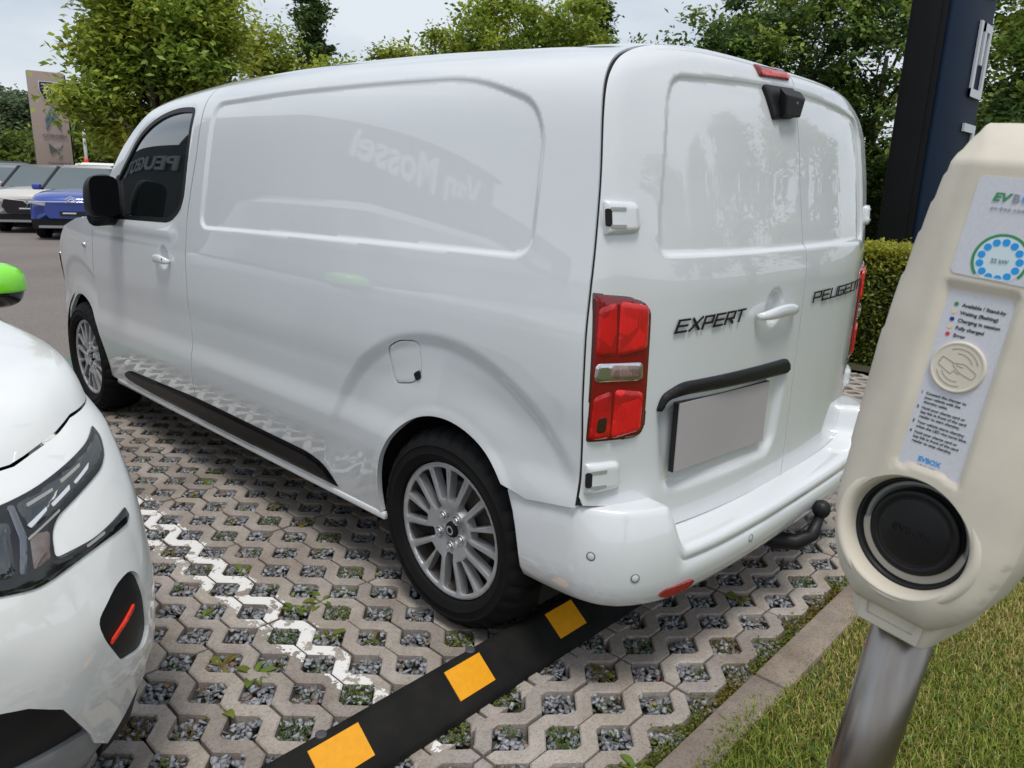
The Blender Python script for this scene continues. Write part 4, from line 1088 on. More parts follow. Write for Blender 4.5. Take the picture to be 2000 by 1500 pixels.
# roof hinge humps and tow bar
for y0, hy in ((.26, .17), (-.40, .12)):
    rows = []
    for x in np.linspace(-.36, .02, 9):
        kx = (x + .17) / .19; row = []
        for k in np.linspace(-1, 1, 15):
            y = y0 + hy * k; zz = 1.2 + float(np.interp(-abs(y) / float(planX(x)), -_yy, _zz)) * float(hX(x))
            row.append((x, y, zz - .002 + .026 * max(0, 1 - kx ** 4) ** .6 * max(0, 1 - k ** 6) ** .6))
        rows.append(row)
    grid_obj('roof_hump', np.array(rows), WH, van)
mb = MB(); mb.tube([(-.45, 0, .29), (-.62, -.01, .262), (-.70, -.03, .250), (-.755, -.06, .252), (-.795, -.09, .285), (-.80, -.12, .345)], [.032, .032, .033, .029, .024, .017], 14)
tow = mb.build('tow_bar', M['black_plastic'], van, True)
mb = MB(); mb.lathe([(0, .033), (.012, .031), (.022, .025), (.029, .013), (.031, 0), (.028, -.014), (.02, -.025), (.014, -.03)], 24, Matrix.Translation((-.80, -.128, .37))); mb.build('tow_ball', M['black_plastic'], tow, True)

# wheels
def make_wheel(sg):
    w = thing('wheel', '', '', (0, 0, 0))
    for k in ('label', 'category'): del w[k]
    A = Matrix.Rotation(-PI / 2 * sg, 4, 'X')      # local z -> outwards
    n = 128; prof = [(.232, .045), (.236, .060), (.244, .066), (.258, .0705), (.262, .0735), (.266, .0715), (.285, .071), (.289, .0735), (.293, .0705), (.305, .064), (.318, .052), (.328, .040), (.335, .026), (.338, .008), (.338, -.12), (.330, -.15), (.30, -.172), (.24, -.16)]
    mb = MB(); v = []
    for i, (r, h) in enumerate(prof):
        for k in range(n):
            dr = 0
            if 9 <= i <= 14 and (k % 4 == 0): dr = -.010
            v.append((( r + dr) * math.cos(2 * PI * k / n), (r + dr) * math.sin(2 * PI * k / n), h))
    f = []
    for i in range(len(prof) - 1):
        for k in range(n): f.append((i * n + k, i * n + (k + 1) % n, (i + 1) * n + (k + 1) % n, (i + 1) * n + k))
    v = np.array(v) @ np.array(A.to_3x3()).T; mb.add(v, f)
    smooth_edges(mb.build('tyre', M['rubber'], w), 28)
    # face with fifteen openings
    holes = []
    for k in range(15):
        a0 = 2 * PI * k / 15; j = k % 3
        ri = (.078, .104, .104)[j]; sk = (0, .05, -.05)[j]
        hw_o = .0318; hw_i = (.0145, .0135, .0135)[j]
        ro = .207
        d = np.array([math.cos(a0), math.sin(a0)]); t = np.array([-d[1], d[0]]); di = np.array([math.cos(a0 + sk), math.sin(a0 + sk)]); ti = np.array([-di[1], di[0]])
        holes.append(bez_round(np.array([di * ri - ti * hw_i, d * ro - t * hw_o, d * (ro + .004), d * ro + t * hw_o, di * ri + ti * hw_i]), [.006, .006, .02, .006, .006], 4))
    disc = np.array([(.229 * math.cos(a), .229 * math.sin(a)) for a in np.linspace(0, 2 * PI, 96, endpoint=False)])
    def sf(P):
        r = np.hypot(P[:, 0], P[:, 1]); h = .050 - .020 * sstep(.11, .03, r) - .004 * sstep(.10, .2, r) + .006 * sstep(.205, .222, r)
        th = np.arctan2(P[:, 1], P[:, 0]); 
        return (np.stack([P[:, 0], P[:, 1], h], 1)) @ np.array(A.to_3x3()).T
    patch('rim', disc, sf, M['alloy'], w, .006, holes, flange=.030, flip=(False), bstep=.008, bevel=(.005, .003))
    mb = MB(); mb.lathe([(.222, .046), (.214, .02), (.205, -.02), (.200, -.15)], 64, A); mb.build('rim_barrel', M['alloy_dark'], w, True)
    mb = MB(); mb.lathe([(.0, -.01), (.150, -.010), (.155, -.014), (.155, -.04)], 48, A); mb.lathe([(.2, -.15), (.0, -.15)], 32, A); mb.build('brake_disc', M['alloy_dark'], w, True)
    for k in range(5):
        a = 2 * PI * (k * 3) / 15; p = Matrix.Translation((.054 * math.cos(a), .054 * math.sin(a), .030))
        mb = MB(); mb.lathe([(.0155, .006), (.0165, .012), (.0155, .0135), (.0125, .006), (.0125, .004)], 18, A @ p); mb.lathe([(0, .016), (.008, .016), (.0095, .014), (.0095, 0)], 6, A @ p); mb.build('wheel_bolt', M['alloy'], w)
    mb = MB(); mb.lathe([(0, .041), (.018, .041), (.024, .039), (.027, .033), (.028, .025)], 28, A); cap = mb.build('hub_cap', M['anthracite'], w, True)
    mb = MB(); mb.lathe([(.010, .0425), (.013, .0432), (.016, .0425)], 24, A); mb.build('cap_ring', M['alloy'], cap, True)
    return w
for sg in (1, -1):
    w = make_wheel(sg)
    bpy.context.view_layer.update()
    for i, cx in enumerate((0, 3.274)):
        o = w if i == 0 else copy_tree(w)
        o.location = (cx, sg * .843, .338); o.rotation_euler = (0, R(20 + 33 * i), 0)
        adopt(o, van)

# ================================================================== white small car facing the lawn, left of the van
YC, HWC, LC = 2.65, .885, .42
_s = 1 - np.linspace(1, 0, 300) ** 2
_cx = LC * (1 - (1 - _s ** 2.6) ** (1 / 2.2)); _cy = HWC * _s
_ca = np.concatenate([[0], np.cumsum(np.hypot(np.diff(_cx), np.diff(_cy)))]); AEND = _ca[-1]
xc0 = pchip([.12, .15, .28, .38, .5, .62, .75, .85, .93, 1.1], [-.14, -.15, -.20, -.235, -.25, -.218, -.145, -.05, .08, .30])
def Pcar(P):                # (a, z): a runs along the bumper in plan, negative = side towards the van
    a, z = P[:, 0], P[:, 1]; s = np.sign(a); q = np.abs(a)
    x = np.interp(q, _ca, _cx) + np.clip(q - AEND, 0, None) + xc0(z) * (1 - .6 * sstep(AEND, AEND + 1, q)) - .18 * 0
    inset = np.interp(z, [.12, .2, .32, .7, .84, .90, 1.0, 1.1], [.06, .03, 0, 0, .012, .035, .075, .10]) * sstep(AEND - .35, AEND, q)
    y = YC + s * (np.interp(q, _ca, _cy) - inset)
    return np.stack([x, y, z], 1)
a_of = lambda y: -float(np.interp(YC - y, _cy, _ca))
def cp(pts, r=.012, n=4): return bez_round(np.array([(a_of(y), z) for y, z in pts]), r, n)
car = thing('small_car', 'white small car with green mirror cap and black bumper inserts beside the van', 'car', (1.7, YC, 0))
CW = M['car_white']
fog = cp([(1.872, .584), (1.849, .565), (1.833, .494), (1.829, .406), (1.85, .374), (1.919, .398), (1.957, .486), (1.968, .535), (1.911, .578)], .02)
gr = cp([(2.62, .56), (2.30, .51), (2.165, .452), (2.110, .430), (2.051, .384), (1.995, .255), (2.16, .285), (2.62, .30)], [.0, .03, .03, .03, .03, .012, .03, 0])
ac = AEND + .40
def shell_poly(sg):
    pts = [(0, .56), (0, .852)]
    pts += [(-a_, z - .002) for a_, z in ((.35, .85), (.62, .848), (-a_of(1.998), .858), (-a_of(1.931), .872), (-a_of(1.887), .886), (AEND - .1, .892), (AEND + .3, .907), (AEND + .9, .932), (AEND + 1.1, .942), (AEND + 3.2, 1.0), (AEND + 3.3, .25), (AEND + 1.2, .22))]
    pts += [(-(ac - .37 * math.cos(t)), .32 + .385 * math.sin(t)) for t in np.linspace(PI + .25, -.25, 28)][0:]
    pts += [(-(AEND - .02), .27), (a_of(1.86), .255), (a_of(1.95), .172), (a_of(1.985), .215), (a_of(1.995), .255)] + [tuple(q) for q in gr[::-1] if -.5 < q[0] and q[1] > .3][:0]
    return pts
def _shell(sg, step, holes):
    P = np.array(shell_poly(1))
    e = [(a_of(1.998), .262), (a_of(2.053), .388), (a_of(2.075), .405), (a_of(2.112), .434), (a_of(2.167), .457), (a_of(2.30), .515)]
    P = np.concatenate([P, np.array(e)])
    if sg > 0: P = P * [-1, 1]
    def disp(Q):
        q = np.abs(Q[:, 0]); z = Q[:, 1]
        h = -.016 * sstep(.60, .50, z) * sstep(.66, .45, q) * 1.0
        return h
    return patch('car_body', P, Pcar, CW, car, step, holes, disp=disp, flange=.03, flip=True, bstep=min(.015, step))
_shell(-1, .014, [fog]); _shell(1, .05, [fog * [-1, 1]])
for sg in (-1, 1):
    k = np.array([-sg, 1]); fp = True
    patch('bumper_insert', fog * k, Pcar, M['black_plastic'], car, .02, off=-.010, flip=fp, flange=0)
    cl = cp([(1.866, .506), (1.871, .494), (1.937, .457), (1.932, .469)], .004, 3)
    patch('colour_clip', cl * k, Pcar, M['orange_red'], car, .006, off=-.002, flip=fp, flange=.012, bevel=(.003, .003))
    # headlight: black housing, clear cover pieces, light bars
    lamp = cp([(2.30, .80), (2.084, .797), (2.023, .803), (1.951, .819), (1.875, .840), (1.843, .857), (1.834, .833), (1.845, .805), (1.867, .787), (1.926, .770), (1.995, .747), (2.014, .726), (2.021, .684), (1.935, .683), (1.842, .697), (1.836, .678), (1.848, .668), (1.928, .667), (1.99, .660), (2.061, .648), (2.124, .662), (2.30, .70)],
              [0, .02, .05, .05, .03, .006, .02, .01, .03, .05, .02, .02, .012, .02, .004, .004, .006, .03, .05, .03, .02, 0], 5)
    hl = patch('headlight', lamp * k, Pcar, M['black_gloss'], car, .008, off=.0055, flip=fp, bevel=(.003, .002), flange=.015)
    up = cp([(2.066, .792), (2.02, .797), (1.95, .812), (1.88, .832), (1.848, .846), (1.842, .832), (1.852, .808), (1.875, .794), (1.94, .776), (2.05, .738)], .012)
    patch('lamp_cover', up * k, Pcar, M['lamp_glass'], hl, .010, off=.0075, flip=fp, bevel=(.006, .003), flange=.003)
    for pts in ([(2.055, .753), (2.012, .769), (2.013, .763), (2.050, .746)], [(2.002, .770), (1.956, .787), (1.958, .779), (2.000, .764)], [(1.945, .788), (1.899, .806), (1.906, .797), (1.943, .783)]):
        patch('light_bar', cp(pts, .002, 3) * k, Pcar, M['letter_white'], hl, .006, off=.0095, flip=fp, flange=.003)
    for pts in ([(2.045, .785), (1.99, .793), (1.99, .788), (2.045, .779)], [(1.97, .800), (1.92, .812), (1.92, .807), (1.97, .794)], [(2.06, .733), (1.99, .757), (1.99, .753), (2.06, .729)]):
        patch('lamp_rib', cp(pts, .001, 3) * k, Pcar, M['grey_plastic'], hl, .006, off=.009, flip=fp, flange=.002)
    patch('lamp_prism', cp([(2.055, .738), (2.018, .730), (2.030, .688), (2.064, .681)], .006, 3) * k, Pcar, M['amber_glass'], hl, .008, off=.0085, flip=fp, bevel=(.006, .003), flange=.003)
    patch('main_beam', cp([(2.26, .775), (2.096, .776), (2.080, .766), (2.094, .682), (2.26, .70)], .008, 3) * k, Pcar, M['lamp_glass'], hl, .012, off=.0085, flip=fp, bevel=(.008, .004), flange=.003)
    patch('beam_edge', cp([(2.078, .792), (2.066, .790), (2.060, .735), (2.078, .680), (2.090, .684), (2.074, .735)], .004, 3) * k, Pcar, M['chrome_dark'], hl, .008, off=.009, flip=fp, bevel=(.004, .002), flange=.003)
    patch('strip_sensor', cp([(1.957, .679), (1.912, .684), (1.913, .679), (1.957, .674)], .002, 3) * k, Pcar, M['grey_plastic'], hl, .008, off=.0075, flip=fp, flange=.003)
    grl = gr.copy(); patch('lower_grille', grl * k, Pcar, M['black_plastic'], car, .03, off=-.022, flip=fp, flange=0)
    sk = cp([(2.62, .30), (2.16, .287), (1.992, .252), (1.952, .178), (1.975, .15), (2.62, .16)], [0, .02, .012, .01, .02, 0])
    patch('skid_plate', sk * k, Pcar, M['skid'], car, .02, off=-.004, flip=fp, bevel=(.012, .008), flange=.02)
    ed = [(a_of(1.952), .178), (a_of(1.86), .262), (-(AEND - .02), .275), (-(AEND + .03), .275), (-(AEND + .03), .18), (-(AEND - .1), .16), (a_of(1.96), .14)]
    patch('bumper_skirt', np.array(ed) * k, Pcar, M['black_plastic'], car, .02, off=-.008, flip=fp, flange=.02)
    patch('number_surround', cp([(2.62, .60), (2.42, .60), (2.40, .47), (2.62, .47)], .02) * k, Pcar, M['black_plastic'], car, .03, off=.004, flip=fp)
    patch('front_band', cp([(2.65, .80), (2.28, .80), (2.28, .70), (2.65, .69)], .005) * k, Pcar, M['black_gloss'], car, .03, off=.003, flip=fp)
# bonnet
rows = []
aa = np.concatenate([-(AEND + np.linspace(1.1, 0, 20)[:-1]), np.linspace(-AEND, AEND, 70), AEND + np.linspace(0, 1.1, 20)[1:]])
zs = np.interp(np.abs(aa), [0, .35, .62, -a_of(1.998), -a_of(1.931), -a_of(1.887), AEND - .1, AEND + .3, AEND + .9, AEND + 1.1], [.855, .853, .851, .861, .875, .889, .892, .910, .935, .945])
S0 = Pcar(np.stack([aa, zs], 1))
for i, p0 in enumerate(S0):
    e = np.array([max(1.22, p0[0] + .02), YC + (p0[1] - YC) * .84, 1.045]); row = []
    for b in 1 - (1 - np.linspace(0, 1, 26)) ** 1.0:
        bb = b ** 1.5
        z = zs[i] + (1.045 - zs[i]) * (.55 * (1 - math.exp(-bb * 16)) + .45 * bb ** .8) / (.55 + .45); q = p0 + (e - p0) * bb; row.append((q[0], q[1], z + .025 * math.sin(PI * bb) * (1 - ((p0[1] - YC) / HWC) ** 2)))
    rows.append(row)
grid_obj('car_bonnet', np.array(rows), CW, car, True)
# cabin, off to the side of the picture
def ringp(x0, x1, hw, z, n=9): return [(x, YC + sg * hw * (1 if 0 < i < n - 1 else .93), z) for sg in (1,) for i, x in enumerate(np.linspace(x0, x1, n))] + [(x, YC - hw * (1 if 0 < i < n - 1 else .93), z) for i, x in list(enumerate(np.linspace(x0, x1, n)))[::-1]]
A0, A1, A2 = ringp(1.18, 3.75, .80, 1.03), ringp(1.95, 3.55, .66, 1.50), ringp(2.1, 3.4, .56, 1.56)
n = len(A0)
mb = MB(); mb.add(A0 + A1, [(i, (i + 1) % n, n + (i + 1) % n, n + i)[::-1] for i in range(n)]); smooth_edges(mb.build('cabin_glass', M['glass_car'], car), 40)
mb = MB(); mb.add(A1 + A2, [(i, (i + 1) % n, n + (i + 1) % n, n + i)[::-1] for i in range(n)] + [tuple(range(n, 2 * n))[::-1]]); smooth_edges(mb.build('car_roof', CW, car), 40)
mb = MB(); mb.add([tuple(np.array(q) * [1, 1, 0] + [0, 0, .98]) for q in A0] + A0, [tuple(range(n))] + [tuple(range(n, 2 * n))[::-1]]); mb.build('cabin_floor', M['black_plastic'], car)
mb = MB(); mb.box((1.9, YC, .45), (3.3, 1.5, .5)); mb.box((2.2, YC, .24), (2.6, 1.66, .12)); mb.build('car_underbody', M['dark_void'], car)
mb = MB(); mb.bbox((3.72, YC, .62), (.14, 1.72, .78), .06); smooth_edges(mb.build('car_tail', CW, car))
for cx in (.52, 3.05):
    for sg in (1, -1):
        T = Matrix.Translation((cx, YC + sg * .74, .325)) @ Matrix.Rotation(-PI / 2 * sg, 4, 'X')
        mb = MB(); mb.lathe([(.20, .09), (.22, .10), (.28, .10), (.315, .07), (.325, .04), (.325, -.08), (.29, -.1)], 40, T); wh = mb.build('car_wheel', M['rubber'], car, True)
        mb = MB(); mb.lathe([(0, .085), (.05, .09), (.16, .08), (.205, .09), (.21, .06)], 30, T); mb.build('wheel_cover', M['alloy'], wh, True)
# green mirror
def ell(c, d, p, cut, m, nm, par, sub=4):
    bm = bmesh.new(); bmesh.ops.create_icosphere(bm, subdivisions=sub, radius=1)
    for v in bm.verts:
        x, y, z = [math.copysign(abs(t) ** p, t) for t in v.co]
        v.co = (c[0] + d[0] * x, c[1] + d[1] * y, c[2] + d[2] * (z if cut is None else (max(z, cut) if cut < 0 and nm == 'mirror_cap' else min(z, cut))))
    me = bpy.data.meshes.new(nm); bm.to_mesh(me); bm.free(); me.materials.append(m); me.polygons.foreach_set('use_smooth', np.ones(len(me.polygons), bool))
    o = bpy.data.objects.new(nm, me); COL.objects.link(o); adopt(o, par); return o
for sg in (-1, 1):
    c = (1.60, YC + sg * .945, 1.02)
    mo_ = ell((c[0] + .01, c[1], c[2] - .012), (.085, .105, .078), .72, None, M['black_gloss'], 'car_mirror', car)
    mc = ell(c, (.098, .112, .078), .75, -.32, M['mirror_green'], 'mirror_cap', mo_); mc['label'] = 'bright green mirror cap'
    mb = MB(); mb.tube([(c[0] + .02, c[1] - sg * .03, c[2] - .085), (c[0] + .06, c[1] - sg * .16, c[2] - .09)], [.022, .03], 10); mb.build('mirror_foot', M['black_gloss'], mo_, True)

# ================================================================== charging post in the foreground
CT = np.array([-1.45072912, 1.39328227, 1.1997768]); EX = np.array([-.98589912, .14863758, -.07687516]); EY = np.array([-.08933279, -.07902931, .99286153]); EN = np.array([.14150114, .98572879, .09119313])
def Lw(a, b, c): return CT + np.multiply.outer(np.asarray(a, float), EX) + np.multiply.outer(np.asarray(b, float), EY) + np.multiply.outer(np.asarray(c, float), EN)
def LT(a, b, c):      # 4x4 with local z along the face normal
    p = Lw(a, b, c); return Matrix(((EX[0], EY[0], EN[0], p[0]), (EX[1], EY[1], EN[1], p[1]), (EX[2], EY[2], EN[2], p[2]), (0, 0, 0, 1)))
k = -(CT[2]) / EY[2]
foot = Lw(0, k, -.10)
chg = thing('charging_post', 'cream electric car charging post on a leaning steel pole in the lawn', 'charging station', foot)
hw = pchip([-.31, -.285, -.24, -.17, .03, .174, .280, .319], [.050, .078, .100, .113, .114, .103, .086, .074])
ys = np.linspace(-.31, .319, 46)
shell = np.array([(-float(hw(y)), y) for y in ys] + [(float(hw(y)), y) for y in ys[::-1]]); shell = bez_round(shell, [.0] * 44 + [.02, .02, .02, .02] + [0] * 44, 5) if False else shell
shell = resample(shell, .0055); ys = None; top_fix = bez_round(np.array([(-.070, .305), (.070, .305)]), 0) if False else None
collar_hole = np.array([(.080 * math.cos(t) - .004, -.196 + .080 * math.sin(t)) for t in np.linspace(0, 2 * PI, 48, endpoint=False)])
rec = bez_round(np.array([(-.0405, .1265), (.0405, .1265), (.0405, -.085), (-.0405, -.085)]), [.008, .008, 0, 0], 5)
rec = np.concatenate([rec[:10], [(.0405, -.1115)], [(.094 * math.sin(t), -.196 + .094 * math.cos(t)) for t in np.linspace(.445, -.445, 16)], [(-.0405, -.1115)]])
def face(P):
    d = dpoly(P, shell); t = np.clip(d / .062, 0, 1)
    n = -.034 * (1 - np.sqrt(np.clip(1 - (1 - t) ** 2.2, 0, 1)))
    n -= np.clip(P[:, 1] - .266, 0, None) * .75 + .05 * np.clip(-.262 - P[:, 1], 0, None)
    n -= .004 * sstep(.045, .07, np.abs(P[:, 0]))
    return Lw(P[:, 0], P[:, 1], n)
def facedisp(P): return -.0062 * (1 - sstep(-.0028, .0006, sdf(P, rec)))
patch('housing', shell, face, M['beige'], chg, .0055, [collar_hole], disp=facedisp, flange=.0, bstep=.0055)
# shell sides and back
rings = []
for n_, sc, dy in ((-.034, 1, 0), (-.06, 1.012, 0), (-.12, 1.0, -.004), (-.165, .93, -.012), (-.185, .78, -.03)):
    r_ = shell * [sc, 1]; r_ = np.c_[r_[:, 0], (r_[:, 1]) * (1 - abs(dy)) + dy * .3]
    d0 = np.where(shell[:, 1] > .266, (shell[:, 1] - .266) * .75, 0) + .05 * np.clip(-.262 - shell[:, 1], 0, None) + .004 * sstep(.045, .07, np.abs(shell[:, 0]))
    rings.append(Lw(r_[:, 0], r_[:, 1], n_ - d0 * (1 if n_ == -.034 else .6)))
grid_obj('housing_back', np.array([np.concatenate([q, q[:1]]) for q in rings]), M['beige'], chg, True)
# lower block
def blk(pts_t, pts_b, name):
    v = [Lw(*q) for q in pts_t] + [Lw(*q) for q in pts_b]; mb = MB(); mb.add(v, [(0, 1, 2, 3), (7, 6, 5, 4), (0, 4, 5, 1), (1, 5, 6, 2), (2, 6, 7, 3), (3, 7, 4, 0)])
    o = mb.build(name, M['beige'], chg); b = o.modifiers.new('bevel', 'BEVEL'); b.width = .009; b.segments = 4; o.data.polygons.foreach_set('use_smooth', np.ones(6, bool)); o.data.set_sharp_from_angle(angle=R(60)); return o
lb = blk([(-.103, -.20, -.040), (.103, -.20, -.040), (.105, -.17, -.172), (-.105, -.17, -.172)], [(-.047, -.347, -.040), (.047, -.347, -.040), (.066, -.325, -.150), (-.066, -.325, -.150)], 'lower_housing')
rim = np.array([(-.046, -.262), (.046, -.262), (.036, -.338), (-.036, -.338)]); rin = np.array([(-.039, -.250), (.039, -.250), (.030, -.328), (-.030, -.328)])
pl = lambda P: Lw(P[:, 0], P[:, 1], np.full(len(P), -.040))
patch('block_rim', np.array([(-.046, -.27), (-.039, -.27), (-.031, -.328), (.031, -.328), (.039, -.27), (.046, -.27), (.040, -.339), (-.040, -.339)]), pl, M['beige'], lb, .02, off=.006, flange=.008, bevel=(.003, .002))
# socket
T = LT(-.004, -.196, 0)
mb = MB(); mb.lathe([(.0955, -.05), (.0945, -.030), (.0925, -.014), (.089, -.007), (.084, -.004), (.079, -.006), (.0755, -.012), (.0740, -.022), (.0715, -.042)], 72, T); mb.build('socket_collar', M['beige'], chg, True)
mb = MB(); mb.lathe([(.0740, -.034), (.0725, -.030), (.069, -.030), (.067, -.036), (.066, -.05)], 72, T); mb.build('socket_gasket', M['black_plastic'], chg, True)
mb = MB(); mb.lathe([(.070, -.048), (.0665, -.043), (.064, -.041), (.060, -.045), (.058, -.055), (.0, -.056)], 72, T); mb.build('socket_dish', M['grey_plastic'], chg, True)
T2 = LT(-.002, -.194, 0)
mb = MB(); mb.lathe([(.0560, -.056), (.0570, -.036), (.0560, -.031), (.053, -.029), (.0465, -.029), (.0455, -.0305), (.0445, -.029), (.041, -.0275), (.0, -.0268)], 72, T2); lid = mb.build('socket_lid', M['lid_black'], chg, True)
lettering('lid_lettering', 'EVBOX', .0135, .0008, lambda a, b, h: Lw(a - .027 - .002, b - .1985, h - .0266), M['lid_black'], lid, sx=1.15)
# print labels
up_l = bez_round(np.array([(-.0372, .2495), (.050, .2495), (.046, .1345), (-.0392, .1372)]), .007, 5)
upn = lambda P: face(P)
ul = patch('display_label', up_l, face, M['print_grey'], chg, .01, off=.0008, flange=.002)
lo_l = np.concatenate([bez_round(np.array([(-.0378, .1165), (.0378, .1165)]), 0), [(.0378, -.1095)], [(.0925 * math.sin(t), -.196 + .0925 * math.cos(t)) for t in np.linspace(.42, -.42, 16)], [(-.0378, -.1095)]])
lo_l = np.concatenate([[(-.0378, .110), (-.0345, .1155), (-.031, .117), (.031, .117), (.0345, .1155), (.0378, .110)], lo_l[2:]])
fl2 = lambda P: Lw(P[:, 0], P[:, 1], np.full(len(P), -.0058))
ll = patch('instruction_label', lo_l, fl2, M['print_grey'], chg, .02, off=.0006, flange=.002)
def ink(name, r, g_, b): 
    if name not in M: M[name] = mat(name, srgb(r, g_, b)[:3], .5)
    return M[name]
green, blue, dblue, grey, black, red, cream = ink('ink_green', 52, 140, 88), ink('ink_blue', 30, 150, 225), ink('ink_navy', 25, 55, 135), ink('ink_grey', 140, 145, 160), ink('ink_black', 45, 48, 60), ink('ink_red', 205, 60, 72), ink('ink_cream', 226, 205, 160)
def ring2(c, r0, r1, a0, a1, n=40):
    t = np.linspace(a0, a1, n); return np.concatenate([np.stack([c[0] + r1 * np.cos(t), c[1] + r1 * np.sin(t)], 1), np.stack([c[0] + r0 * np.cos(t[::-1]), c[1] + r0 * np.sin(t[::-1])], 1)])
RC = (.0095, .1590)
patch('charge_ring', ring2(RC, .0268, .0298, R(-35), R(222)), face, green, ul, .01, off=.0013, flange=.0005)
patch('ring_field', np.array([(RC[0] + .0264 * math.cos(t), RC[1] + .0264 * math.sin(t)) for t in np.linspace(R(-58), R(238), 60)]), face, ink('ink_pale', 205, 222, 228), ul, .01, off=.0011, flange=.0003)
for i in range(13):
    t = R(252 + i * 360 / 13); c = (RC[0] + .0205 * math.cos(t), RC[1] + .0205 * math.sin(t))
    P = np.array([(c[0] + .0041 * math.cos(u), max(.1392, c[1] + .0041 * math.sin(u))) for u in np.linspace(0, 2 * PI, 20, endpoint=False)])
    if P[:, 1].max() > .1405: patch('ring_dot', P, face, blue, ul, .004, off=.0015, flange=.0005)
def fw(x, y, m=None): return lambda a, b, h: face(np.stack([a + x, b + y], 1)) + EN * (h[:, None] + .0016)
lettering('label_lettering', 'EV', .0128, .0002, fw(-.0172, .2235), green, ul, shear=.2, bold=.0004, sx=1.2)
lettering('label_lettering', 'B', .0128, .0002, fw(.0030, .2235), grey, ul, bold=.0002, sx=1.1)
lettering('label_lettering', 'OX', .0128, .0002, fw(.0122, .2235), blue, ul, sx=1.1)
lettering('label_lettering', 'ev-box.com', .0062, .0002, fw(-.0160, .2135), grey, ul, spacing=1.25)
lettering('label_lettering', '22 kW', .0066, .0002, fw(.0005, .1560), grey, ul, bold=.0001)
def pw(x, y): return lambda a, b, h: Lw(a + x, b + y, h - .0048)
for i, (tx, m) in enumerate((('Available / Stand-by', green), ('Waiting (flashing)', cream), ('Charging in session', dblue), ('Fully charged', cream), ('Error', red))):
    y = .1020 - i * .0091
    lettering('label_lettering', tx, .0060, .0001, pw(-.0165, y - .0020), black, ll, bold=.00016)
    patch('status_dot', np.array([(-.0232 + .0026 * math.cos(u), y + .0026 * math.sin(u)) for u in np.linspace(0, 2 * PI, 16, endpoint=False)]), fl2, m, ll, .003, off=.0011, flange=.0004)
lines = [('1', 'Connect the charger to'), ('', 'your vehicle with the'), ('', 'charging cable.'), None, ('2', 'Hold your charge card or'), ('', 'key fob in front of the card'), ('', 'reader to start charging.'), None, ('3', 'Your vehicle starts charging'), ('', 'when the LED ring turns blue.'), None, ('4', 'Hold your charge card or'), ('', 'key fob in front of the card'), ('', 'reader to stop charging.')]
y = -.0120
for l in lines:
    if l is None: y -= .0018; continue
    if l[0]: lettering('label_lettering', l[0], .0050, .0001, pw(-.0328, y), black, ll, bold=.00016)
    lettering('label_lettering', l[1], .0049, .0001, pw(-.0268, y), black, ll, bold=.00010)
    y -= .0056
lettering('label_lettering', 'EVBOX', .0088, .0001, pw(-.0135, -.0945), blue, ll, bold=.00025, sx=.95)
lettering('label_lettering', 'evbox.com', .0050, .0001, pw(-.0132, -.1012), black, ll, bold=.0001)
# card reader disc; the sign's engraving shade is painted as darker raised lines
T = LT(-.001, .0295, -.0052)
mb = MB(); mb.lathe([(.0312, .0), (.0310, .0022), (.0300, .0032), (.0283, .0034), (.0272, .0026), (.0262, .0026), (.0, .0027)], 64, T); rdisc = mb.build('card_reader', M['beige'], chg, True)
mb = MB()
def engraving_shade(pts, r=.00042):
    P = [Lw(-.001 + a, .0295 + b, -.0024) for a, b in pts]
    mb.tube(P, r, 6)
def arc(r0, a0, a1, n=14): return [(r0 * math.cos(R(a)), r0 * math.sin(R(a))) for a in np.linspace(a0, a1, n)]
engraving_shade(arc(.0225, 20, 118)); engraving_shade(arc(.0168, 25, 100)); engraving_shade(arc(.0225, 200, 290)); engraving_shade(arc(.0168, 205, 285))
engraving_shade([(-.0215, .0005), (-.0190, .0085), (-.0180, .0092), (-.0165, .0090), (-.0040, .0040)]); engraving_shade([(-.0215, .0005), (-.0210, -.0008), (-.0200, -.0015), (-.0060, -.0085), (-.0048, -.0086), (-.0040, -.0078), (-.0022, -.0035)])
engraving_shade([(-.0040, .0040), (-.0015, .0048), (.0065, .0058), (.0100, .0046), (.0215, -.0020), (.0222, -.0035), (.0205, -.0085), (.0190, -.0098), (.0175, -.0096), (.0060, -.0062), (.0010, -.0030), (-.0040, .0008), (-.0052, .0024), (-.0040, .0040)])
engraving_shade([(-.0015, .0024), (.0030, .0018), (.0066, .0014)]); engraving_shade([(-.0022, -.0035), (-.0005, -.0056), (.0010, -.0058), (.0022, -.0070), (.0036, -.0072), (.0042, -.0062)])
mb.build('reader_sign', M['engraving_shade'], rdisc, True)
# pole
mb = MB(); mb.tube([Lw(0, -.30, -.1), Lw(0, -.6, -.1), Lw(0, -.9, -.1), Lw(0, k - .02, -.1)], .0405, 48); mb.build('steel_pole', M['brushed'], chg, True)
mb = MB(); mb.lathe([(.0, .012), (.075, .012), (.08, .008), (.08, -.02)], 40, Matrix.Translation(V3(foot))); mb.build('pole_base', M['steel'], chg, True)

# ================================================================== background
def at(az, D, z=0.0): return (CAM[0] + D * math.cos(R(az)), CAM[1] + D * math.sin(R(az)), z)

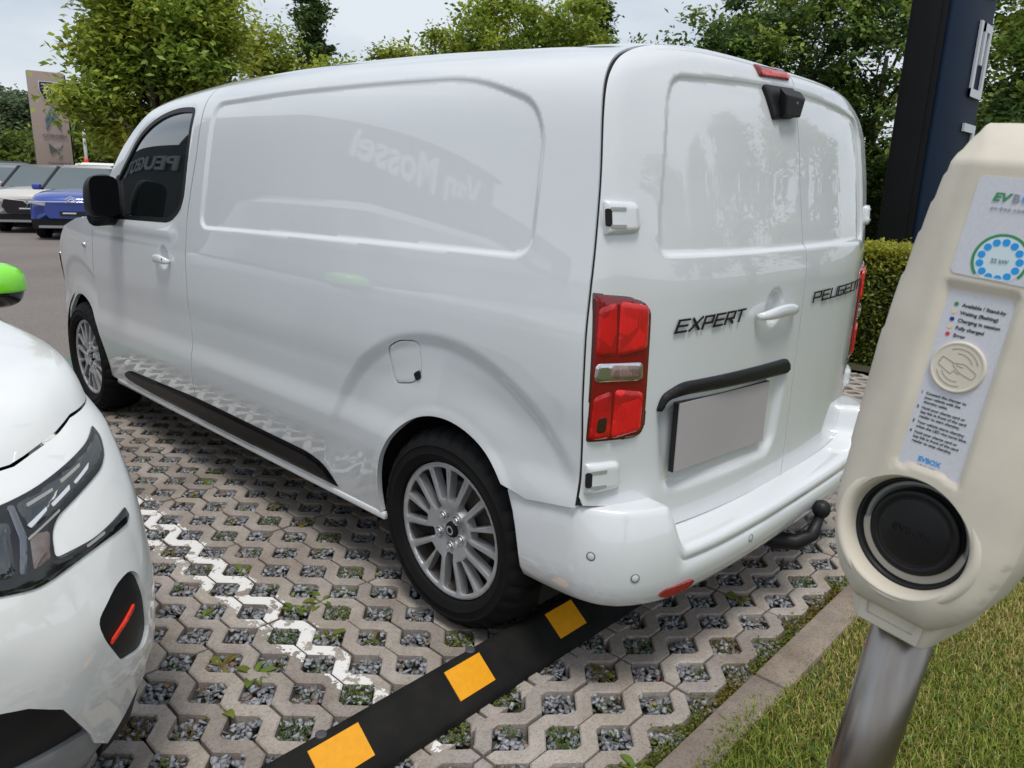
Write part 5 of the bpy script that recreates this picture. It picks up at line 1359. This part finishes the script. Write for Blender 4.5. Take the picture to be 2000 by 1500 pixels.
def crown_mesh(lumps, leaf, cols, seed, clus=.30, fill=1.0):
    """lumps: (centre xyz, radii xyz, clusters, leaves per cluster)"""
    g = np.random.default_rng(seed); pts, tin = [], []
    for c, r, nc, nl in lumps:
        d = g.normal(0, 1, (nc, 3)); d /= np.linalg.norm(d, axis=1, keepdims=True)
        rad = g.uniform(0.25, 1.0, nc) ** .45 * (1 + .10 * g.normal(0, 1, nc)); cc = np.array(c) + d * rad[:, None] * np.array(r)
        cs = clus * g.uniform(.6, 1.5, nc)
        for i in range(nc):
            m = int(nl * g.uniform(.4, 1.5)); q = cc[i] + g.normal(0, 1, (m, 3)) * cs[i] * np.array([1, 1, .62])
            base = np.array(cols[int(g.integers(0, len(cols)))]) * g.uniform(.65, 1.3)
            pts.append(q); tin.append(base * g.uniform(.7, 1.35, (m, 1)))
    return np.concatenate(pts), np.concatenate(tin)
def tree(name, label, base, trunk, lumps, leaf, cols, seed, group=None, clus=.30, limbs=True):
    t = thing(name, label, 'tree', base, group=group); g = random.Random(seed)
    h, r0 = trunk; b = np.array(base); mb = MB()
    top = b + [g.uniform(-.3, .3), g.uniform(-.3, .3), h]
    mb.tube([b - [0, 0, .1], b + [g.uniform(-.08, .08), g.uniform(-.08, .08), h * .35], b + (top - b) * .7, top], [r0 * 1.25, r0, r0 * .7, r0 * .35], 10)
    if limbs:
        for c, r, nc, nl in lumps:
            c = np.array(c)
            for k in range(4):
                s_ = b + (top - b) * g.uniform(.3, .85); e = c + np.array([g.uniform(-.75, .75) * r[i] for i in range(3)]); mid = (s_ + e) / 2 + np.array([g.uniform(-.2, .2), g.uniform(-.2, .2), g.uniform(-.1, .25)])
                mb.tube([s_, mid, e], [r0 * .38, r0 * .22, r0 * .06], 6)
    mb.build('trunk', M['bark'], t, True)
    P, T_ = crown_mesh(lumps, leaf, cols, seed, clus)
    global rng
    leaflets_ = leaflets('crown', P, leaf, T_, M['leaf'], up=.75); adopt(leaflets_, t)
    return t
PLANE = [(.33, .40, .055), (.28, .36, .055), (.39, .42, .065), (.22, .31, .05)]
DARK = [(.080, .140, .040), (.105, .165, .045), (.065, .115, .034)]
MIDG = [(.20, .29, .06), (.26, .33, .07), (.15, .24, .05)]
GREY = [(.15, .20, .10), (.125, .175, .09)]
BUSH = [(.16, .22, .04), (.19, .25, .045), (.12, .18, .04)]

# big plane tree on the left
b = at(-22.4, 14.0)
tree('plane_tree', 'large bright green plane tree overhanging the tan sign on the left', b, (3.4, .17),
     [((b[0], b[1] - .1, 3.75), (1.3, .90, 1.2), 135, 150), ((b[0] + .1, b[1] + .45, 3.2), (.75, .38, .7), 40, 200), ((b[0], b[1] - .62, 3.1), (.8, .55, .7), 50, 200),
      ((b[0], b[1] + .05, 5.0), (1.0, .80, .8), 52, 140), ((b[0] - .2, b[1] + 1.12, 2.42), (.40, .28, .20), 13, 110), ((b[0], b[1] - .75, 3.9), (.7, .45, .7), 34, 190), ((b[0] + .5, b[1] - .1, 2.1), (1.1, .95, .5), 50, 200)],
     .056, PLANE, 11, clus=.18)
# poplars
for az, D, h, w, sd, lab in ((-32.4, 44, 14.5, 1.15, 21, 'tall narrow dark poplar rising over the cab end of the van roof'), (-51.6, 36, 13.5, 1.05, 22, 'tall dark poplar behind the middle of the van roof')):
    b = at(az, D); L = []
    for i in range(9):
        f = i / 8; L.append(((b[0] + random.uniform(-.12, .12), b[1] + random.uniform(-.12, .12), 1.8 + f * (h - 2.2)), (w * (1 - .72 * f ** 1.6), w * (1 - .72 * f ** 1.6), .95), 34, 60))
    L.append(((b[0] - .3, b[1] - 1.0, 4.0), (.75, .75, 2.0), 40, 60))
    tree('poplar_tree', lab, b, (h * .9, .2), L, .135, DARK, sd, group='tall poplars', clus=.22, limbs=False)
# smaller trees seen over the roof
b = at(-33.6, 24)
tree('young_tree', 'low leafy tree tops showing just above the front of the van roof', b, (4.2, .12),
     [((b[0], b[1], 4.0), (.9, .9, .7), 50, 100), ((b[0] - 1.0, b[1] - 1.5, 4.5), (.85, .8, .75), 42, 100), ((b[0] + .9, b[1] + 1.5, 4.75), (.8, .8, .8), 40, 100), ((b[0] - .6, b[1] - 2.6, 4.5), (.5, .5, .4), 16, 80)], .075, PLANE, 31, clus=.20)
b = at(-45.6, 20)
tree('maple_tree', 'open crowned green tree with sky gaps above the middle of the van roof', b, (4.2, .14),
     [((b[0], b[1], 5.0), (1.3, 1.2, 1.0), 80, 95), ((b[0] + 1.0, b[1] + 1.0, 4.5), (.75, .7, .6), 34, 80), ((b[0] - 1.1, b[1] - 1.1, 5.2), (1.0, 1.0, .9), 46, 95), ((b[0] - .3, b[1] + .1, 3.5), (1.9, 1.8, .6), 48, 75), ((b[0] - 1.6, b[1] - 1.7, 3.6), (.9, .9, .7), 24, 70)], .068, PLANE, 32, clus=.18)
b = at(-55.0, 26); tree('sapling', 'tiny tree tip peeking over the roof beside the rear corner of the van', b, (5.4, .05), [((b[0], b[1], 5.75), (.45, .45, .28), 9, 45)], .07, MIDG, 33, clus=.15)
# wood at the right
for az, D, z0, r, sd, lab in ((-60.5, 27, 4.9, (2.1, 2.1, 2.0), 41, 'rounded mid green tree right of the van roof corner'), (-65.8, 29, 6.0, (2.6, 2.6, 3.0), 42, 'tall leafy tree behind the brake light end of the van'),
                              (-70.6, 31, 6.2, (2.5, 2.5, 3.4), 43, 'sparse dark tree with bare twigs left of the dark totem'), (-77.5, 27, 5.0, (2.6, 2.6, 3.8), 44, 'dense green tree right of the dark totem behind the charger'),
                              (-82.0, 25, 4.6, (2.4, 2.4, 3.6), 45, 'dense tree at the right edge behind the charging post')):
    b = at(az, D); nn = 130 if sd != 43 else 100
    tree('woodland_tree', lab, b, (z0, .2), [((b[0], b[1], z0), r, nn, 95), ((b[0] + 1, b[1] + 1.2, z0 - 1.6), (1.6, 1.6, 1.3), 45, 85), ((b[0] - 1, b[1] - 1.0, z0 + 1.4), (1.5, 1.5, 1.4), 45, 85), ((b[0], b[1], 2.0), (2.3, 2.3, 1.3), 60, 95)],
         .098, MIDG + DARK if sd != 44 else MIDG + PLANE[:2], sd, group='trees of the wood on the right', clus=.24)
for i, (az, D, lab) in enumerate(((-67.5, 33, 'dark understorey bush between the wood trunks'), (-72.5, 31, 'dark green bush above the far hedge'), (-75, 34, 'shadowy bush behind the totem base'), (-80, 32, 'dark bush in the wood behind the charger'))):
    b = at(az, D); tree('bush', lab, b, (1.2, .08), [((b[0], b[1], 1.7), (2.0, 2.0, 1.6), 90, 95)], .10, DARK + MIDG[:1], 60 + i, clus=.26, limbs=False)
# left background
for i, (az, D, z0, r, cols, lab) in enumerate(((-12.2, 52, 4.3, (2.2, 2.6, 2.2), GREY, 'grey green distant tree left of the tan sign'), (-14.6, 50, 4.0, (1.7, 1.7, 1.5), GREY, 'pale distant tree partly hidden by the tan sign'),
        (-12.5, 42, 1.7, (2.2, 2.6, 1.2), BUSH, 'bright green shrub behind the parked cars at far left'), (-15.5, 42, 1.9, (2.0, 2.2, 1.3), BUSH, 'bright green shrub behind the foot of the tan sign'),
        (-18.6, 40, 2.2, (2.2, 2.4, 1.7), BUSH, 'green shrub right of the tan sign under the plane tree'), (-22.2, 38, 2.4, (2.6, 2.6, 1.9), MIDG, 'dark green shrub behind the plane tree trunk'), (-26.5, 40, 2.8, (2.6, 2.6, 2.2), MIDG, 'green tree mass between plane tree and van cab'), (-31, 42, 2.6, (2.6, 3.2, 1.9), MIDG, 'green tree mass below the left poplar'))):
    b = at(az, D); tree('shrub' if i > 1 else 'distant_tree', lab, b, (z0, .12), [((b[0], b[1], z0), r, 110, 90)], .125, cols, 70 + i, clus=.30, limbs=i < 2)
# trees on the lawn behind the viewer (seen mirrored in the rear doors)
for i, (az, D, h) in enumerate(((-104, 15, 5.4), (-116, 17, 6.6), (-127, 15, 5.0), (-140, 19, 6.0))):
    b = at(az, D); tree('lawn_tree', ['mid sized tree on the lawn behind the charging post', 'tallest tree on the lawn behind the viewer', 'smaller tree on the lawn behind the viewer', 'far tree on the lawn behind the viewer'][i], b, (h * .6, .16), [((b[0], b[1], h * .62), (1.7, 1.7, h * .38), 90, 80), ((b[0], b[1], h * .9), (.9, .9, h * .2), 30, 70)], .11, MIDG, 90 + i, clus=.25)

# clipped hedges
def hedge(name, label, x0, x1, y0, y1, z0, z1, n, leaf, top, side, seed):
    g = np.random.default_rng(seed); t = thing(name, label, 'hedge', ((x0 + x1) / 2, (y0 + y1) / 2, z0))
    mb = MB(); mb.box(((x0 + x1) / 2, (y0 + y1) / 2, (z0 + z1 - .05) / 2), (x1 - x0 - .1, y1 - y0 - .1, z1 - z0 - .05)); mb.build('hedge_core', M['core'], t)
    k = n // 3
    P1 = np.stack([g.uniform(x0, x1, 2 * k), np.full(2 * k, y1) + g.normal(0, .03, 2 * k), g.uniform(z0, z1, 2 * k)], 1)
    P2 = np.stack([g.uniform(x0, x1, 2 * k), g.uniform(y0, y1, 2 * k), np.full(2 * k, z1) + np.abs(g.normal(0, .035, 2 * k))], 1)
    P3 = np.stack([np.full(k // 2, x0) + g.normal(0, .03, k // 2), g.uniform(y0, y1, k // 2), g.uniform(z0, z1, k // 2)], 1)
    w = .03 * np.sin(P1[:, 0] * 9) * np.sin(P1[:, 2] * 8); P1[:, 1] += w
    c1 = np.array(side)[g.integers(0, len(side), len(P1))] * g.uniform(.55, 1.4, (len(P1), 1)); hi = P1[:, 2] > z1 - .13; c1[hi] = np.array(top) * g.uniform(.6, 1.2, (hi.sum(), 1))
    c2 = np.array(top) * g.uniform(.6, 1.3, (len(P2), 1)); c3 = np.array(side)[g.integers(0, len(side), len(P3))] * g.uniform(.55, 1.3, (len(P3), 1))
    o = leaflets('hedge_leaves', np.concatenate([P1, P2, P3]), leaf, np.concatenate([c1, c2, c3]), M['leaf'], up=.4); adopt(o, t); return t
M['sign_white'] = mat('sign_white', (.85, .86, .88), .5)
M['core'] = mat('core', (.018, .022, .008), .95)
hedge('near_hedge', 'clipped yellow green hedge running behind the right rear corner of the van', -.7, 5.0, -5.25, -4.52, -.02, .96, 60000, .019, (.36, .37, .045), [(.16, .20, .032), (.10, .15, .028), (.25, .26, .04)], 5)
hedge('far_hedge', 'far dark green hedge beyond the grass strip left of the totem', 3.0, 14.0, -26.2, -25.0, 0, 1.62, 26000, .05, (.16, .19, .03), [(.06, .09, .02), (.045, .075, .018)], 6)
bk = link('grass_bank', [(-10, -29, -.012), (60, -29, -.012), (60, -34.5, 1.25), (-10, -34.5, 1.25), (60, -60, 1.3), (-10, -60, 1.3)], [(0, 3, 2, 1), (3, 5, 4, 2)], M['turf'], None, False); bk['kind'] = 'structure'

# dark totem with vertical lettering
tot = thing('totem_sign', 'tall dark blue and black totem sign with vertical white letters behind the hedge', 'sign', (.685, -6.0, 0))
mb = MB(); mb.bbox((.685, -5.995, 4.3), (.305, 1.40, 8.5), .012); smooth_edges(mb.build('black_core', M['anthracite'], tot))
mb = MB(); mb.bbox((.520, -6.02, 4.3), (.03, 1.38, 8.46), .006); smooth_edges(mb.build('blue_panel', M['navy'], tot))
mb = MB(); mb.bbox((.69, -5.29, 4.3), (.22, .02, 8.46), .004); smooth_edges(mb.build('end_panel', M['anthracite'], tot))
fnT = lambda a, b, h: np.stack([.505 - h - .03, -6.62 + .0 * a + (.36 - b) * 1.0 - .18 + .18, a], 1)
# letters read upwards, tops towards the viewer's left
for i, chh in enumerate('PEUGEOT'):
    v, f = stroke_text(chh, .34, .60, 0, .075, .02); v[:, 0] -= .30
    zc = 2.74 + (i - 3) * .92
    V = np.stack([.502 - (v[:, 2] + .004), -6.48 + v[:, 1] - .0, zc + v[:, 0]], 1); V[:, 1] = -6.60 + v[:, 1]
    link('sign_letter', V, f, M['letter_white'], tot, False)

# tan brand pylon
b = at(-16.2, 31); sg_rz = R(180 - 16.2 + 8)
pyl = thing('brand_pylon', 'tan sign pylon with three car brand emblems behind the parked cars', 'sign', b, sg_rz - PI)
C_, S_ = math.cos(sg_rz), math.sin(sg_rz); fwd = np.array([C_, S_, 0]); rgt = np.array([-S_, C_, 0])     # rgt: viewer's right when facing the sign
rgt = np.array([S_, -C_, 0]) * -1
def pf(a, z, o=0): return np.array(b) + rgt * a + fwd * (.16 + o) + np.array([0, 0, z])
mb = MB(); rt = Matrix.Rotation(sg_rz, 4, 'Z'); mb.bbox((b[0], b[1], 2.3), (.30, 1.06, 4.66), .02, rt); smooth_edges(mb.build('pylon_body', M['taupe'], pyl))
mb = MB(); mb.bbox(tuple(np.array(b) + rgt * .55 - fwd * .02 + [0, 0, 2.28]), (.26, .05, 4.6), .01, rt); smooth_edges(mb.build('pylon_edge', M['anthracite'], pyl))
def plate_(name, pts, m, th, o=0, r=0):
    P = bez_round(np.array(pts), r, 5) if r else np.array(pts); mb = MB(); mb.prism([tuple(q) for q in P], lambda a, z: pf(a, z, o), lambda a, z: pf(a, z, o + th)); return mb.build(name, m, pyl)
sh = [(-.22, 4.30), (.30, 4.30), (.31, 4.05), (.22, 3.80), (.04, 3.60), (-.14, 3.80), (-.23, 4.05)]
plate_('shield_rim', [(.04 + (a - .04) * 1.10, 3.97 + (z - 3.97) * 1.08) for a, z in sh], M['letter_white'], .015, 0, .03); plate_('shield', sh, M['badge_black'], .03, 0, .03)
mb = MB()
for pts in ([(-.10, 4.10), (.0, 4.15), (.12, 4.12), (.18, 4.02)], [(-.14, 4.02), (-.06, 4.05), (.02, 4.02)], [(-.12, 3.94), (-.04, 3.98), (.03, 3.93)], [(.02, 4.06), (.06, 3.94), (.03, 3.80), (.04, 3.70)], [(.10, 4.04), (.13, 3.92), (.10, 3.78)], [(-.06, 3.90), (-.03, 3.80), (.0, 3.72)], [(.18, 4.0), (.20, 3.92), (.17, 3.84)]):
    mb.tube([pf(a, z, .035) for a, z in pts], .016, 6)
mb.build('lion_strokes', M['letter_white'], pyl)
def ptext(tx, size, a0, z0, m, sx=1.2): lettering('sign_lettering', tx, size, .006, lambda a, b_, h: np.array([pf(a0 + q, z0 + w, .03 + e) for q, w, e in zip(a, b_, h)]), m, pyl, sx=sx, bold=.002)
ptext('PEUGEOT', .075, -.17, 4.20, M['letter_white'])
plate_('chevron', [(-.16, 3.03), (.05, 3.42), (.27, 3.03), (.27, 3.12), (.05, 3.52), (-.16, 3.14)], M['chevron_blue'], .04); plate_('chevron', [(-.16, 2.80), (.05, 3.20), (.27, 2.80), (.27, 2.92), (.05, 3.32), (-.16, 2.92)], M['chevron_blue'], .04)
ptext('CITRO\u00cbN', .13, -.30, 2.56, M['chrome_dark'], 1.3)
plate_('emblem_wing', [(-.14, 2.36), (.02, 2.20), (.02, 2.16), (-.12, 2.04)], M['chevron_green'], .04); plate_('emblem_wing', [(.02, 2.20), (.26, 2.36), (.18, 2.22), (.06, 2.13)], M['chrome'], .04); plate_('emblem_wing', [(.06, 2.16), (.22, 2.02), (.10, 1.88), (.16, 2.02)], M['chrome'], .04)
ptext('DS AUTOMOBILES', .075, -.22, 1.70, M['chrome_dark'], 1.1)

# parked cars
def side_section(prof, hw, x):
    pass
def make_suv(name, label, pos, az, paint, glass, group, grille_m, s=1.0, emblem=None, detail=True):
    t = thing(name, label, 'car', pos, R(az), group)
    Rm = np.array(Matrix.Rotation(R(az), 3, 'Z')); W = lambda V: (np.asarray(V, float) * s) @ Rm.T + np.array(pos)
    # outline sections: nose at +x, length 4.3
    st = [(2.12, .74, .30, .62), (2.16, .84, .24, .80), (2.05, .88, .22, .93), (1.7, .90, .22, 1.00), (1.05, .91, .22, 1.06), (0, .92, .22, 1.06), (-1.4, .91, .22, 1.06), (-2.0, .86, .26, 1.05), (-2.15, .78, .35, .95)]
    rows = []
    for x, hw, zb, zt in st:
        rows.append([(x - .10 * abs(k) ** 3 * (1 if x > 1.9 else 0), hw * k2, zz) for k, k2, zz in
                     [(-1, -.95, zb), (-1, -1, zb + .12), (-1, -1.0, (zb + zt) / 2), (-1, -.985, zt - .10), (-.9, -.90, zt - .02), (-.5, -.5, zt + .02), (0, 0, zt + .035), (.5, .5, zt + .02), (.9, .90, zt - .02), (1, .985, zt - .10), (1, 1.0, (zb + zt) / 2), (1, 1, zb + .12), (1, .95, zb)]])
    G = W(np.array(rows).reshape(-1, 3)).reshape(len(st), 13, 3); body = grid_obj('body', G, paint, t, False); md = body.modifiers.new('sub', 'SUBSURF'); md.levels = 1; md.render_levels = 1
    mb = MB(); mb.add(W([rows[0][i] for i in range(13)]), [tuple(range(13))]); mb.build('nose', paint, t)
    # cabin
    lo = [(1.12, .80), (.7, .86), (-1.5, .86), (-2.0, .76)]; hi = [(.28, .60), (.0, .68), (-1.35, .68), (-1.85, .58)]
    A = [(x, -w, 1.05) for x, w in lo] + [(x, w, 1.05) for x, w in lo[::-1]]; B = [(x, -w, 1.54) for x, w in hi] + [(x, w, 1.54) for x, w in hi[::-1]]; n = 8
    mb = MB(); mb.add(W(A + B), [(i, (i + 1) % n, n + (i + 1) % n, n + i) for i in range(n)]); mb.build('windows', glass, t)
    Cc = [(x * .96 - .03, y * .86, 1.60) for x, y, z in B]
    mb = MB(); mb.add(W(B + Cc), [(i, (i + 1) % n, n + (i + 1) % n, n + i) for i in range(n)] + [tuple(range(n, 2 * n))]); smooth_edges(mb.build('roof', paint if detail != 'dark_roof' else M['badge_black'], t), 50)
    for sg in (-1, 1):
        mb = MB(); mb.tube(W([(1.10, sg * .82, 1.06), (.28, sg * .645, 1.54), (-.2, sg * .69, 1.56)]), .035 * s, 6); mb.build('pillar', paint if detail != 'dark_roof' else M['badge_black'], t)
        mb = MB(); mb.tube(W([(-.4, sg * .86, 1.05), (-.45, sg * .685, 1.55)]), .035 * s, 6); mb.build('pillar', M['badge_black'], t)
        mb = MB(); mb.bbox(tuple(W([(.78, sg * 1.0, 1.10)])[0]), (.14 * s, .2 * s, .14 * s), .04 * s, Matrix.Rotation(R(az), 4, 'Z')); mb.build('mirror', paint, t)
        hl = [(2.17, sg * .50, .80), (2.05, sg * .86, .86), (2.04, sg * .88, .78), (2.18, sg * .52, .72)]
        mb = MB(); mb.add(W([(x + .02, y, z) for x, y, z in hl] + [(x - .1, y, z) for x, y, z in hl]), [(0, 1, 2, 3), (0, 4, 5, 1), (1, 5, 6, 2), (2, 6, 7, 3), (3, 7, 4, 0)]); mb.build('headlight', M['lamp_pale'], t)
        for x in (1.35, -1.35):
            T = Matrix.Translation(V3(W([(x, sg * .82, .33)])[0])) @ Matrix.Rotation(R(az), 4, 'Z') @ Matrix.Rotation(-PI / 2 * sg, 4, 'X')
            mb = MB(); mb.lathe([(.0, .06), (.2, .07), (.22, .10), (.31, .10), (.335, .06), (.335, -.12)], 26, T); wh = mb.build('wheel', M['rubber'], t, True)
            mb = MB(); mb.lathe([(0, .075), (.06, .085), (.19, .075), (.215, .105)], 20, T); mb.build('wheel_rim', M['alloy'], wh, True)
    gpts = [(2.20, -.48, .78), (2.20, .48, .78), (2.19, .56, .62), (2.18, .46, .46), (2.18, -.46, .46), (2.19, -.56, .62)]
    mb = MB(); mb.add(W([(x + .012, y, z) for x, y, z in gpts] + [(x - .12, y, z) for x, y, z in gpts]), [tuple(range(6))] + [(i, (i + 1) % 6, 6 + (i + 1) % 6, 6 + i) for i in range(6)]); mb.build('grille', grille_m, t)
    lw = [(2.16, -.82, .44), (2.16, .82, .44), (2.13, .80, .24), (2.13, -.80, .24)]
    mb = MB(); mb.add(W([(x + .015, y, z) for x, y, z in lw] + [(x - .2, y, z) for x, y, z in lw]), [(0, 1, 2, 3), (0, 4, 5, 1), (1, 5, 6, 2), (2, 6, 7, 3), (3, 7, 4, 0)]); mb.build('lower_bumper', M['black_plastic'], t)
    mb = MB(); mb.box(tuple(W([(2.15, 0, .285)])[0]), (.10 * s, 1.36 * s, .05 * s), Matrix.Rotation(R(az), 4, 'Z')); mb.build('skid_bar', M['skid'], t)
    mb = MB(); mb.box(tuple(W([(2.205, 0, .565)])[0]), (.02 * s, .50 * s, .10 * s), Matrix.Rotation(R(az), 4, 'Z')); pl_ = mb.build('dealer_plate', M['badge_black'], t)
    mb = MB(); mb.box(tuple(W([(2.217, -.06, .575)])[0]), (.006 * s, .26 * s, .030 * s), Matrix.Rotation(R(az), 4, 'Z')); mb.build('plate_text', M['letter_white'], pl_)
    if emblem == 'chevron':
        for dz in (0, .055):
            mb = MB()
            for sg in (-1, 1): mb.tube(W([(2.23, sg * .11, .80 + dz), (2.235, 0, .87 + dz)]), .016 * s, 6)
            mb.build('chevron', M['chrome'], t)
        mb = MB(); mb.tube(W([(2.20, -.82, .80), (2.235, 0, .815), (2.20, .82, .80)]), .012, 6); mb.build('chrome_strip', M['chrome'], t)
    elif emblem == 'wings':
        mb = MB(); mb.tube(W([(2.22, -.10, .76), (2.225, 0, .68), (2.22, .10, .76)]), .014, 6); mb.tube(W([(2.22, -.05, .60), (2.225, 0, .68)]), .012, 6); mb.build('emblem', M['chrome'], t)
        mb = MB(); mb.tube(W([(2.20, -.5, .79), (2.23, 0, .745), (2.20, .5, .79)]), .010, 6); mb.build('chrome_strip', M['chrome'], t)
    elif emblem == 'ring':
        T = Matrix.Translation(V3(W([(2.225, 0, .70)])[0])) @ Matrix.Rotation(R(az), 4, 'Z') @ Matrix.Rotation(PI / 2, 4, 'Y')
        mb = MB(); mb.lathe([(.08, 0), (.095, .01), (.11, 0)], 24, T); mb.build('emblem', M['chrome'], t, True)
    return t
blueP, greyP, offw, darkP = mat('paint_blue', (.012, .055, .36), .3, coat=1, metal=.2), mat('paint_grey', (.075, .078, .08), .32, coat=1, metal=.3), mat('paint_offwhite', (.62, .58, .54), .3, coat=1), mat('paint_dark', (.018, .019, .022), .3, coat=1)
G_ = 'cars parked in the far row'
bluegr = mat('blue_grille', (.014, .05, .30), .3, coat=1)
make_suv('parked_car', 'blue crossover with chrome chevron badge nearest the van cab', at(-18.2, 21.3), 150, blueP, M['glass_car'], G_, bluegr, 1.0, 'chevron', 'dark_roof')
make_suv('parked_car', 'off white crossover with wide black grille left of the blue car', at(-15.9, 23.6), 150, offw, M['glass_car'], G_, M['black_gloss'], 1.0, 'wings', 'dark_roof')
make_suv('parked_car', 'dark grey car with black grille at the left picture edge', at(-14.1, 26), 150, greyP, M['glass_car'], G_, M['black_gloss'], .98, 'ring')
make_suv('parked_car', 'silver car with pale windscreen behind the dark grey one', at(-12.6, 28.4), 150, mat('paint_silver', (.35, .36, .37), .3, coat=1, metal=.4), M['glass_car'], G_, M['black_gloss'], .98)
make_suv('parked_car', 'black roofed estate car standing highest at far left of the row', at(-13.4, 33.5), 205, darkP, M['glass_car'], G_, M['black_gloss'], 1.1)
sv = make_suv('service_van', 'white roofed service vehicle with orange beacons behind the blue car', at(-19.0, 26.5), 150, M['white_metal'], M['glass_car'], G_, M['black_gloss'], 1.08)
cs = at(-19.0, 26.5)
for dx in (-.55, .55):
    q = np.array(cs) + np.array(Matrix.Rotation(R(150), 3, 'Z')) @ np.array([-.2, dx, 0]); mb = MB(); mb.lathe([(.06, 1.70), (.065, 1.75), (.055, 1.82), (0, 1.85)], 14, Matrix.Translation((q[0], q[1], .02))); mb.build('beacon', M['orange_red'], sv, True)
make_suv('distant_car', 'small white car on the raised road right of the van', (11.2, -36.0, 1.27), 190, M['car_white'], M['glass_car'], None, M['black_gloss'], .95)
for az, D, lab in ((-17.95, 30, 'white flag pole right of the tan sign'), (-13.05, 30, 'white flag pole at the left picture edge')):
    b2 = at(az, D); p_ = thing('flag_pole', lab, 'pole', b2); mb = MB(); mb.tube([b2, (b2[0], b2[1], 2.4), (b2[0], b2[1], 3.4)], [.055, .05, .045], 10); mb.build('pole_shaft', M['white_metal'], p_, True)
    mb = MB(); mb.lathe([(0, .03), (.12, .03), (.13, 0)], 16, Matrix.Translation(b2)); mb.build('pole_foot', M['white_metal'], p_)
blk2 = thing('concrete_block', 'low pale concrete block at the foot of the near hedge', 'block', (.95, -4.36, 0)); mb = MB(); mb.bbox((.95, -4.36, .10), (.62, .24, .22), .02); smooth_edges(mb.build('block', M['kerb_pale'], blk2)); mb = MB(); mb.bbox((.95, -4.36, .222), (.66, .28, .02), .006); smooth_edges(mb.build('cap', M['kerb_pale'], blk2))

# dealership building beside the car park (outside the frame, mirrored in the van's side)
A_ = np.array([23.5, 13.3]); d1 = np.array([.377, .926]); d2 = np.array([.926, -.377])
bd = thing('dealership', 'dark grey showroom with white dealer lettering beside the car park', 'building', (*A_, 0))
def bp_(u, v, z): q = A_ + d1 * u + d2 * v; return (q[0], q[1], z)
mb = MB(); cs = [bp_(0, 0, 0), bp_(20, 0, 0), bp_(20, 5, 0), bp_(0, 5, 0)]; mb.add(cs + [(x, y, 8.5) for x, y, z in cs], [(0, 1, 5, 4), (1, 2, 6, 5), (2, 3, 7, 6), (3, 0, 4, 7), (4, 5, 6, 7)]); mb.build('facade', M['facade'], bd)
mb = MB(); mb.prism([(-.3, -.3), (20.3, -.3), (20.3, 5.3), (-.3, 5.3)], lambda u, v: bp_(u, v, 8.5), lambda u, v: bp_(u, v, 8.75)); mb.build('roof_edge', M['anthracite'], bd)
mb = MB(); mb.prism([(14, -2.2), (34, -2.2), (34, 1), (14, 1)], lambda u, v: bp_(u, v, 0.2), lambda u, v: bp_(u, v, 6.4)); mb.build('canopy', M['facade_dark'], bd)
for i in range(6):
    mb = MB(); mb.prism([(.8 + i * 2, -.05), (2.5 + i * 2, -.05), (2.5 + i * 2, .1), (.8 + i * 2, .1)], lambda u, v: bp_(u, v, .4), lambda u, v: bp_(u, v, 3.6)); w_ = mb.build('window', M['glass_car'], bd)
    mb = MB(); mb.prism([(1.62 + i * 2, -.09), (1.68 + i * 2, -.09), (1.68 + i * 2, -.04), (1.62 + i * 2, -.04)], lambda u, v: bp_(u, v, .4), lambda u, v: bp_(u, v, 3.6)); mb.build('mullion', M['anthracite'], w_)
lettering('facade_lettering', 'Van Mossel', 2.7, .08, lambda a, b_, h: np.array([bp_(17.5 - q, -.12 - e, 6.1 + w) for q, w, e in zip(a, b_, h)]), M['sign_white'], bd, bold=.05, sx=1.08)
lettering('facade_lettering', 'PEUGEOT', 1.0, .06, lambda a, b_, h: np.array([bp_(27.5 - q, -2.3 - e, 4.5 + w) for q, w, e in zip(a, b_, h)]), M['sign_white'], bd, bold=.02, sx=1.5)
mb = MB(); mb.prism([(-.5, 2.5), (14, 2.5), (14, 20), (-.5, 20)], lambda u, v: bp_(u, v, .05), lambda u, v: bp_(u, v, 5.2)); mb.build('side_wing', M['facade_dark'], bd)
M['sign_dim'] = mat('sign_dim', (.30, .32, .35), .5)
lettering('facade_lettering', 'PEUGEOT', .85, .06, lambda a, b_, h: np.array([bp_(-.6 - e, 4.0 + q, 3.9 + w) for q, w, e in zip(a, b_, h)]), M['sign_dim'], bd, bold=.02, sx=1.5)
